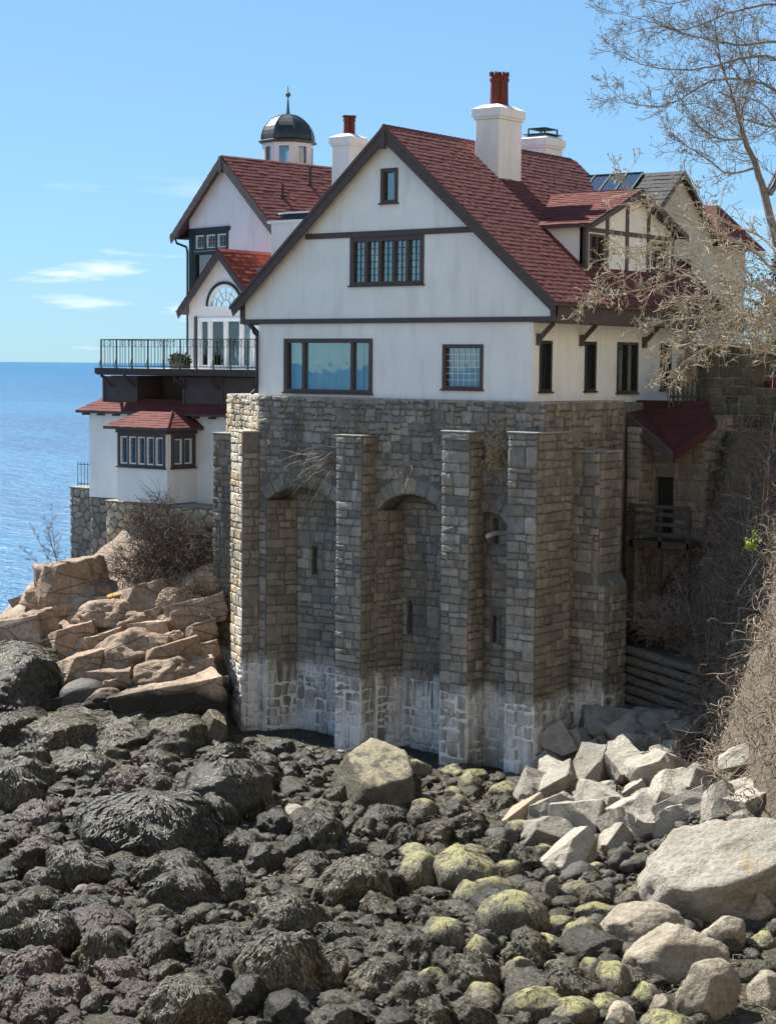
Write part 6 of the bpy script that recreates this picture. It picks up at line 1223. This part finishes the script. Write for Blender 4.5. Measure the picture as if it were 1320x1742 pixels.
def grow_tree(limbs, seed, twig, sub_n, levels, droop, buds=0, lf=1.0, maxlen=1.6, rmin=.0055, keep=.85):
    rr = random.Random(seed); wood = MB(); fine = MB(); bud = MB()
    def rdir(): return V((rr.gauss(0, 1), rr.gauss(0, 1), rr.gauss(0, 1))).normalized()
    def branch(p, d, r, length, lev):
        n = 5 if lev < 2 else 4; pts = [p]; rs = [r]; q = p.copy(); dd = d.copy(); st = length/n
        for k in range(n):
            dd = (dd + rdir()*.28 + V((0, 0, droop*(1 if lev else .3)))).normalized(); q = q+dd*st; pts.append(q.copy()); rs.append(max(rmin, r*(1-.75*(k+1)/n)))
        fine.tube(pts, rs, 4 if lev < 2 else 3, False)
        if lev < levels:
            for k in range(1, n+1):
                for _ in range(sub_n[min(lev, len(sub_n)-1)]):
                    if rr.random() < keep: branch(pts[k], (dd*.6+rdir()*.85).normalized(), max(rmin, rs[k]*.7), length*rr.uniform(.35, .62), lev+1)
        if buds and rr.random() < buds:
            b = pts[-1]; w = rr.uniform(.014, .03); bud.tube([b, b+dd*w*2.0, b+dd*w*3.4], [w*.35, w*.7, .002], 4, False)
    for L in limbs:
        P = [V(p[:3]) for p in L]; Rr = [p[3] for p in L]; pts = []; rs = []
        for k in range(len(P)-1):
            p0, p1, p2, p3 = P[max(k-1, 0)], P[k], P[k+1], P[min(k+2, len(P)-1)]
            for j in range(5):
                t = j/5; pts.append(.5*((2*p1)+(p2-p0)*t+(2*p0-5*p1+4*p2-p3)*t*t+(3*p1-p0-3*p2+p3)*t**3)+rdir()*.02); rs.append(Rr[k]+(Rr[k+1]-Rr[k])*t)
        pts.append(P[-1]); rs.append(Rr[-1]); wood.tube(pts, rs, 8)
        for k in range(3, len(pts)-1):
            if rs[k] < .11 and rr.random() < twig:
                d = (pts[k+1]-pts[k-1]).normalized(); branch(pts[k], (d*.75+rdir()*.8+V((0, 0, .12))).normalized(), max(rmin, min(rs[k]*.55, .02)), maxlen*lf*rr.uniform(.45, 1)*(.45+min(1, rs[k]/.05)*.55), 0)
        branch(pts[-1], (pts[-1]-pts[-2]).normalized(), rs[-1], .5*lf, 0)
    return wood, fine, bud
def plant(name, label, cat, loc, parts, group=None):
    t = thing(name, label, cat, loc, group)
    for n, m, mat in parts:
        if m.f: o = m.build(n, mat, t); 
        if m.f and n not in ('trunk', 'stems', 'planter'): o['kind'] = 'stuff'
    return t
w, f, b_ = grow_tree([[(*p[:3], p[3]*.62) for p in L] for L in LIMBS_BARE], 5, 1.0, [2, 1], 2, .02, .3, 1.0, 1.6, .0065, .62)
plant('bare_tree', 'tall bare grey tree with fine twigs above the garden wall', 'tree', LIMBS_BARE[0][0][:3], (('trunk', w, 'bark'), ('twigs', f, 'bark'), ('buds', b_, 'bud')))
w, f, b_ = grow_tree(LIMBS_PALE, 8, 1.0, [1, 1], 2, -.035, .5, 1.0, 1.6, .0105, .62)
plant('pale_budding_tree', 'sunlit pale branched tree with buds hanging in front of the dormer and eave', 'tree', LIMBS_PALE[0][0][:3], (('trunk', w, 'pale_bark'), ('twigs', f, 'pale_bark'), ('buds', b_, 'bud')))
def tangle(seed, n, place, length, r, curl, bias, segs=8, sides=3, m=None):
    rr = random.Random(seed); m = m or MB()
    for _ in range(n):
        p, d = place(rr); p = V(p); d = V(d).normalized(); L = rr.uniform(*length); pts = [p]; rad0 = rr.uniform(*r); ax = V((rr.gauss(0, 1), rr.gauss(0, 1), rr.gauss(0, 1))).normalized(); cr_ = rr.uniform(.3, 1)*curl
        for k in range(segs):
            d = (d+ax.cross(d)*cr_+V((rr.gauss(0, 1), rr.gauss(0, 1), rr.gauss(0, 1)))*.22+V(bias)).normalized(); p = p+d*L/segs; pts.append(p.copy())
        m.tube(pts, [rad0*(1-.7*k/segs) for k in range(segs+1)], sides, False)
    return m
def in_ell(c, rad_, up_=.4, seed=0):
    def f(rr):
        while True:
            q = V((rr.uniform(-1, 1), rr.uniform(-1, 1), rr.uniform(-1, 1)))
            if q.length < .72+.55*noise.noise(q.normalized()*1.8+V((c[0], c[1], 0))): break
        return (c[0]+q.x*rad_[0], c[1]+q.y*rad_[1], c[2]+q.z*rad_[2]), (q.x+rr.gauss(0, .7), q.y*.6-.2+rr.gauss(0, .7), q.z*.4+up_+rr.gauss(0, .5))
    return f
def cover(region, zoff=(.0, .25), up_=.6):     # rooted on the terrain, region gives (lat, fwd)
    def f(rr):
        l, d = region(rr); x = 33.49+.7986*l-.6018*d; y = -52.53+.6018*l+.7986*d
        return (x, y, gz(x, y)+rr.uniform(*zoff)), (rr.gauss(0, .8)+.25, rr.gauss(0, .8)-.35, up_+rr.gauss(0, .5))
    return f
def leaves(m, rr, n, c, rd, s):
    for _ in range(n):
        while True:
            q = V((rr.uniform(-1, 1), rr.uniform(-1, 1), rr.uniform(-1, 1)))
            if q.length < 1: break
        p = V((c[0]+q.x*rd[0], c[1]+q.y*rd[1], c[2]+q.z*rd[2])); a = V((rr.gauss(0, 1), rr.gauss(0, 1), rr.gauss(0, 1))).normalized(); b = a.cross(V((rr.gauss(0, 1), rr.gauss(0, 1), rr.gauss(0, 1)))).normalized(); k = s*rr.uniform(.5, 1.3)
        m.poly([p-a*k, p-b*k*.45, p+a*k, p+b*k*.45])
    return m
# brambles under the bay window
m = tangle(21, 3800, in_ell((-18.6, 1.5, 5.9), (3.4, 1.5, 2.9)), (.5, 1.3), (.008, .018), .35, (0, 0, -.02))
tangle(24, 60, in_ell((-18.2, 1.6, 4.6), (1.8, .7, .9), 1.2), (1.5, 3.0), (.014, .028), .25, (0, 0, .02), 10, 4, m=m)
dl = MB(); rr = random.Random(33)
for _ in range(900):
    q, _d = in_ell((-18.5, 1.2, 5.4), (3.2, 1.4, 2.8))(rr); leaves(dl, rr, 1, q, (.02, .02, .02), .035)
plant('bramble_bush', 'dense leafless brown bramble bush below the bay window', 'bush', (-18.2, 1.5, 3.5), (('stems', m, 'bramble'), ('dead_leaves', dl, 'dry_straw')))
m = tangle(22, 1500, in_ell((-17.2, .6, 4.0), (2.6, 1.2, 1.9)), (.4, 1.0), (.008, .016), .4, (0, 0, -.03))
plant('bramble_bush', 'lower dark tangled bramble bush reaching down to the pinkish ledges', 'bush', (-17.2, .6, 2.9), (('stems', m, 'thicket'),))
m = tangle(23, 260, in_ell((-22.4, 1.2, 4.3), (1.1, .6, .55)), (.3, .7), (.007, .014), .4, (0, 0, .0))
lv = MB(); rr = random.Random(3)
leaves(lv, rr, 240, (-22.6, 1.1, 4.5), (.9, .5, .45), .07)
plant('low_shrub', 'low olive shrub growing in the cleft above the pale outcrop', 'shrub', (-22.4, 1.2, 3.8), (('stems', m, 'bramble'), ('leaves', lv, 'leaf_olive')))
# bare shrub on the seaward side of the pier
lim = [[(-28.6, 5.0, 4.2, .03), (-29.0, 4.9, 5.2, .022), (-29.4, 4.8, 6.4, .012)], [(-28.6, 5.0, 4.2, .025), (-29.4, 4.9, 5.0, .018), (-30.2, 4.7, 6.2, .008)], [(-28.6, 5, 4.2, .025), (-28.8, 4.7, 5.6, .016), (-28.7, 4.5, 7.0, .008)], [(-28.7, 5, 4.1, .02), (-29.6, 4.6, 4.6, .014), (-30.4, 4.4, 5.3, .008)]]
w, f, b_ = grow_tree(lim, 31, 1.0, [2, 1], 1, .05, 0, .8, .9, .009)
plant('bare_shrub', 'small leafless shrub clinging to the rocks against the sea', 'shrub', (-28.6, 5, 4.2), (('trunk', w, 'bark'), ('twigs', f, 'bark')))
# thicket on the shaded bank and sunlit vines on the right
m = tangle(41, 3400, cover(lambda r: (r.uniform(8.3, 13.6), r.uniform(56.5, 64.5)), (.0, .7)), (.5, 1.4), (.007, .016), .45, (0, 0, -.05))
tangle(46, 700, in_ell((3.3, 3.6, 5.2), (1.9, 1.0, .9)), (.5, 1.3), (.007, .015), .4, (0, 0, -.04), m=m)
plant('bank_thicket', 'dark leafless thicket on the shaded bank above the log wall', 'thicket', (4, 3.5, 4.5), (('stems', m, 'thicket'),))
m = tangle(42, 520, cover(lambda r: (r.uniform(9.5, 13.0), r.uniform(49.2, 56.5)), (.1, 1.0), .0), (.8, 2.6), (.008, .026), .85, (.0, -.04, -.20), 16, 4)
tangle(47, 900, cover(lambda r: (r.uniform(9.6, 13.0), r.uniform(49.2, 57.5)), (.0, .4), .2), (.3, .9), (.005, .011), .5, (0, -.02, -.12), 7, 3, m=m)
plant('hanging_vines', 'sunlit pale tangled vines hanging down the bank beside the great boulder', 'vine', (9, -2, 2), (('stems', m, 'vine_bark'),))
m = tangle(43, 150, cover(lambda r: (r.uniform(9.6, 11.6), r.uniform(56, 60)), (.2, 1.4), .3), (1.2, 2.6), (.012, .022), .6, (.0, -.02, -.16), 14, 4)
plant('shaded_vines', 'shaded long vines trailing over the right end of the log wall', 'vine', (6.5, 0, 2), (('stems', m, 'bramble'),))
lim = []
rr = random.Random(77)
for k in range(11):
    l, d = rr.uniform(10.4, 12.6), rr.uniform(58, 61); x = 33.49+.7986*l-.6018*d; y = -52.53+.6018*l+.7986*d; z = gz(x, y); h = rr.uniform(2.5, 4.6); sx = rr.uniform(-1.6, .6)
    lim.append([(x, y, z, .035), (x+.2*sx, y-.1, z+h*.35, .028), (x+.5*sx, y-.2, z+h*.7, .02), (x+sx, y-.2, z+h, .009)])
w, f, b_ = grow_tree(lim, 35, .35, [1], 1, .05, 0, .7, 1.1, .009)
plant('bare_saplings', 'slender bare stems standing on the bank below the garden wall', 'shrub', lim[0][0][:3], (('stems', w, 'bramble'), ('twigs', f, 'bramble')))
sp = MB(); rr = random.Random(9); c = V((8.44, -.34, 8.45))
st = MB().tube([c+V((0, 0, -2.2)), c+V((.03, 0, -.6)), c+V((0, 0, .55))], [.02, .015, .006], 5)
for k in range(9):
    a = rr.uniform(0, 6.28); e = c+V((math.cos(a)*.35, math.sin(a)*.3, -.15+k*.09)); st.tube([c+V((0, 0, -.3+k*.09)), e], .006, 4)
    for _ in range(16): t = rr.random(); q = c.lerp(e, t)+V((rr.gauss(0, .05), rr.gauss(0, .05), rr.gauss(0, .06))); leaves(sp, rr, 1, q, (.02, .02, .02), .06)
plant('green_sapling', 'small bright yellow green leafy sapling on the shaded bank', 'sapling', c+V((0, 0, -2.2)), (('stems', st, 'bramble'), ('leaves', sp, 'leaf_bright')))
# evergreen behind the garden wall, ivy, dry creeper
def at_ld(l, d, z): return V((33.49+.7986*l-.6018*d, -52.53+.6018*l+.7986*d, z))
ev = MB(); rr = random.Random(15)
for _ in range(70): q = at_ld(rr.uniform(14.2, 17.0), rr.uniform(66.5, 69.5), rr.uniform(13.5, 19.0)); leaves(ev, rr, 130, q, (.55, .55, .5), .10)
tr = MB().tube([at_ld(15.2, 68, 11.5), at_ld(15.2, 68, 16), at_ld(15.3, 68, 19.2)], [.2, .14, .04], 8)
plant('evergreen_tree', 'dark evergreen tree behind the garden wall', 'tree', at_ld(15.2, 68, 11.5), (('trunk', tr, 'bark'), ('crown', ev, 'leaf_dark')))
iv = MB()
for _ in range(16): q = at_ld(rr.uniform(11.6, 13.6), rr.uniform(64.4, 65.4), rr.uniform(14.4, 17.2)); leaves(iv, rr, 70, q, (.3, .3, .3), .07)
for _ in range(14): q = at_ld(rr.uniform(12.2, 15.5), rr.uniform(63.2, 64.4), rr.uniform(14.7, 16.2)); leaves(iv, rr, 70, q, (.4, .4, .3), .06)
s2 = tangle(53, 420, in_ell(at_ld(13.5, 63.6, 15.4), (1.6, 1.4, 1.2)), (.5, 1.2), (.007, .014), .4, (0, 0, -.05))
plant('creeper_mound', 'olive creeper mound spilling over the top of the garden wall', 'creeper', at_ld(13.2, 64.5, 12.4), (('stems', s2, 'dry_straw'), ('leaves', iv, 'leaf_olive')))
dc = tangle(51, 260, in_ell((2.3, 6.7, 14.1), (.35, .3, .75), -.4), (.3, .7), (.010, .02), .3, (0, 0, -.25)); plant('dry_creeper', 'dry straw coloured creeper hanging beside the white house corner', 'creeper', (2.3, 6.7, 12.7), (('stems', dc, 'dry_straw'),))
# dead creeper on the foundation
def on_wall(cx, cz, sx, sz, dirx): return lambda rr: ((cx+rr.gauss(0, sx), -.50-rr.random()*.12, cz+rr.gauss(0, sz)), (dirx+rr.gauss(0, .5), -.12, rr.gauss(-.1, .4)))
d1 = tangle(61, 36, lambda rr: ((-7.6-rr.random()*.9, -.55-rr.random()*.2, 11.0-rr.random()*.6), (-1, -.05, -.35+rr.gauss(0, .25))), (1.2, 2.8), (.009, .02), .15, (0, 0, -.02), 10, 4); plant('dead_creeper', 'bleached dead creeper stems trailing left of the middle buttress', 'creeper', (-8.2, -.5, 10.6), (('stems', d1, 'vine_bark'),))
d2 = tangle(62, 12, on_wall(-5.0, 10.3, .5, .25, .2), (.7, 1.6), (.009, .016), .3, (0, 0, .0), 10, 4); plant('dead_creeper', 'few curved dead creeper stems above the second arch', 'creeper', (-5, -.5, 10.2), (('stems', d2, 'vine_bark'),))
d3 = tangle(63, 240, lambda rr: ((-.95+rr.gauss(0, .22), -.58-rr.random()*.22, 11.1+rr.gauss(0, .42)), (rr.gauss(0, .5), -.2, -.7+rr.gauss(0, .5))), (.2, .55), (.008, .018), .3, (0, 0, -.1), 5, 3); plant('straw_tuft', 'tuft of dry straw lodged between the two right hand buttresses', 'tuft', (-.95, -.5, 10.5), (('stems', d3, 'dry_straw'),))
d4 = tangle(64, 60, lambda rr: ((-9.6+rr.gauss(0, .8), -.52-rr.random()*.1, 9.55+rr.gauss(0, .15)), (rr.gauss(0, .9), -.1, -.5)), (.3, .9), (.006, .012), .3, (0, 0, -.1), 6, 3); plant('arch_roots', 'dry roots hanging over the first arch of the foundation', 'creeper', (-9.6, -.5, 9.5), (('stems', d4, 'bramble'),))
# shrub on the terrace
tb = MB(); rr = random.Random(71); leaves(tb, rr, 420, (-22.2, 6.1, 14.15), (.62, .4, .32), .10); tbs = tangle(72, 40, in_ell((-22.2, 6.1, 14.0), (.4, .3, .2)), (.3, .6), (.01, .02), .2, (0, 0, .1))
plant('terrace_shrub', 'dark green shrub in a planter on the terrace behind the railing', 'shrub', (-22.2, 6.1, 13.76), (('planter', MB().box(-22.6, -21.8, 5.85, 6.35, 13.756, 14.0), 'brown_board'), ('stems', tbs, 'bark'), ('leaves', tb, 'leaf_dark')))
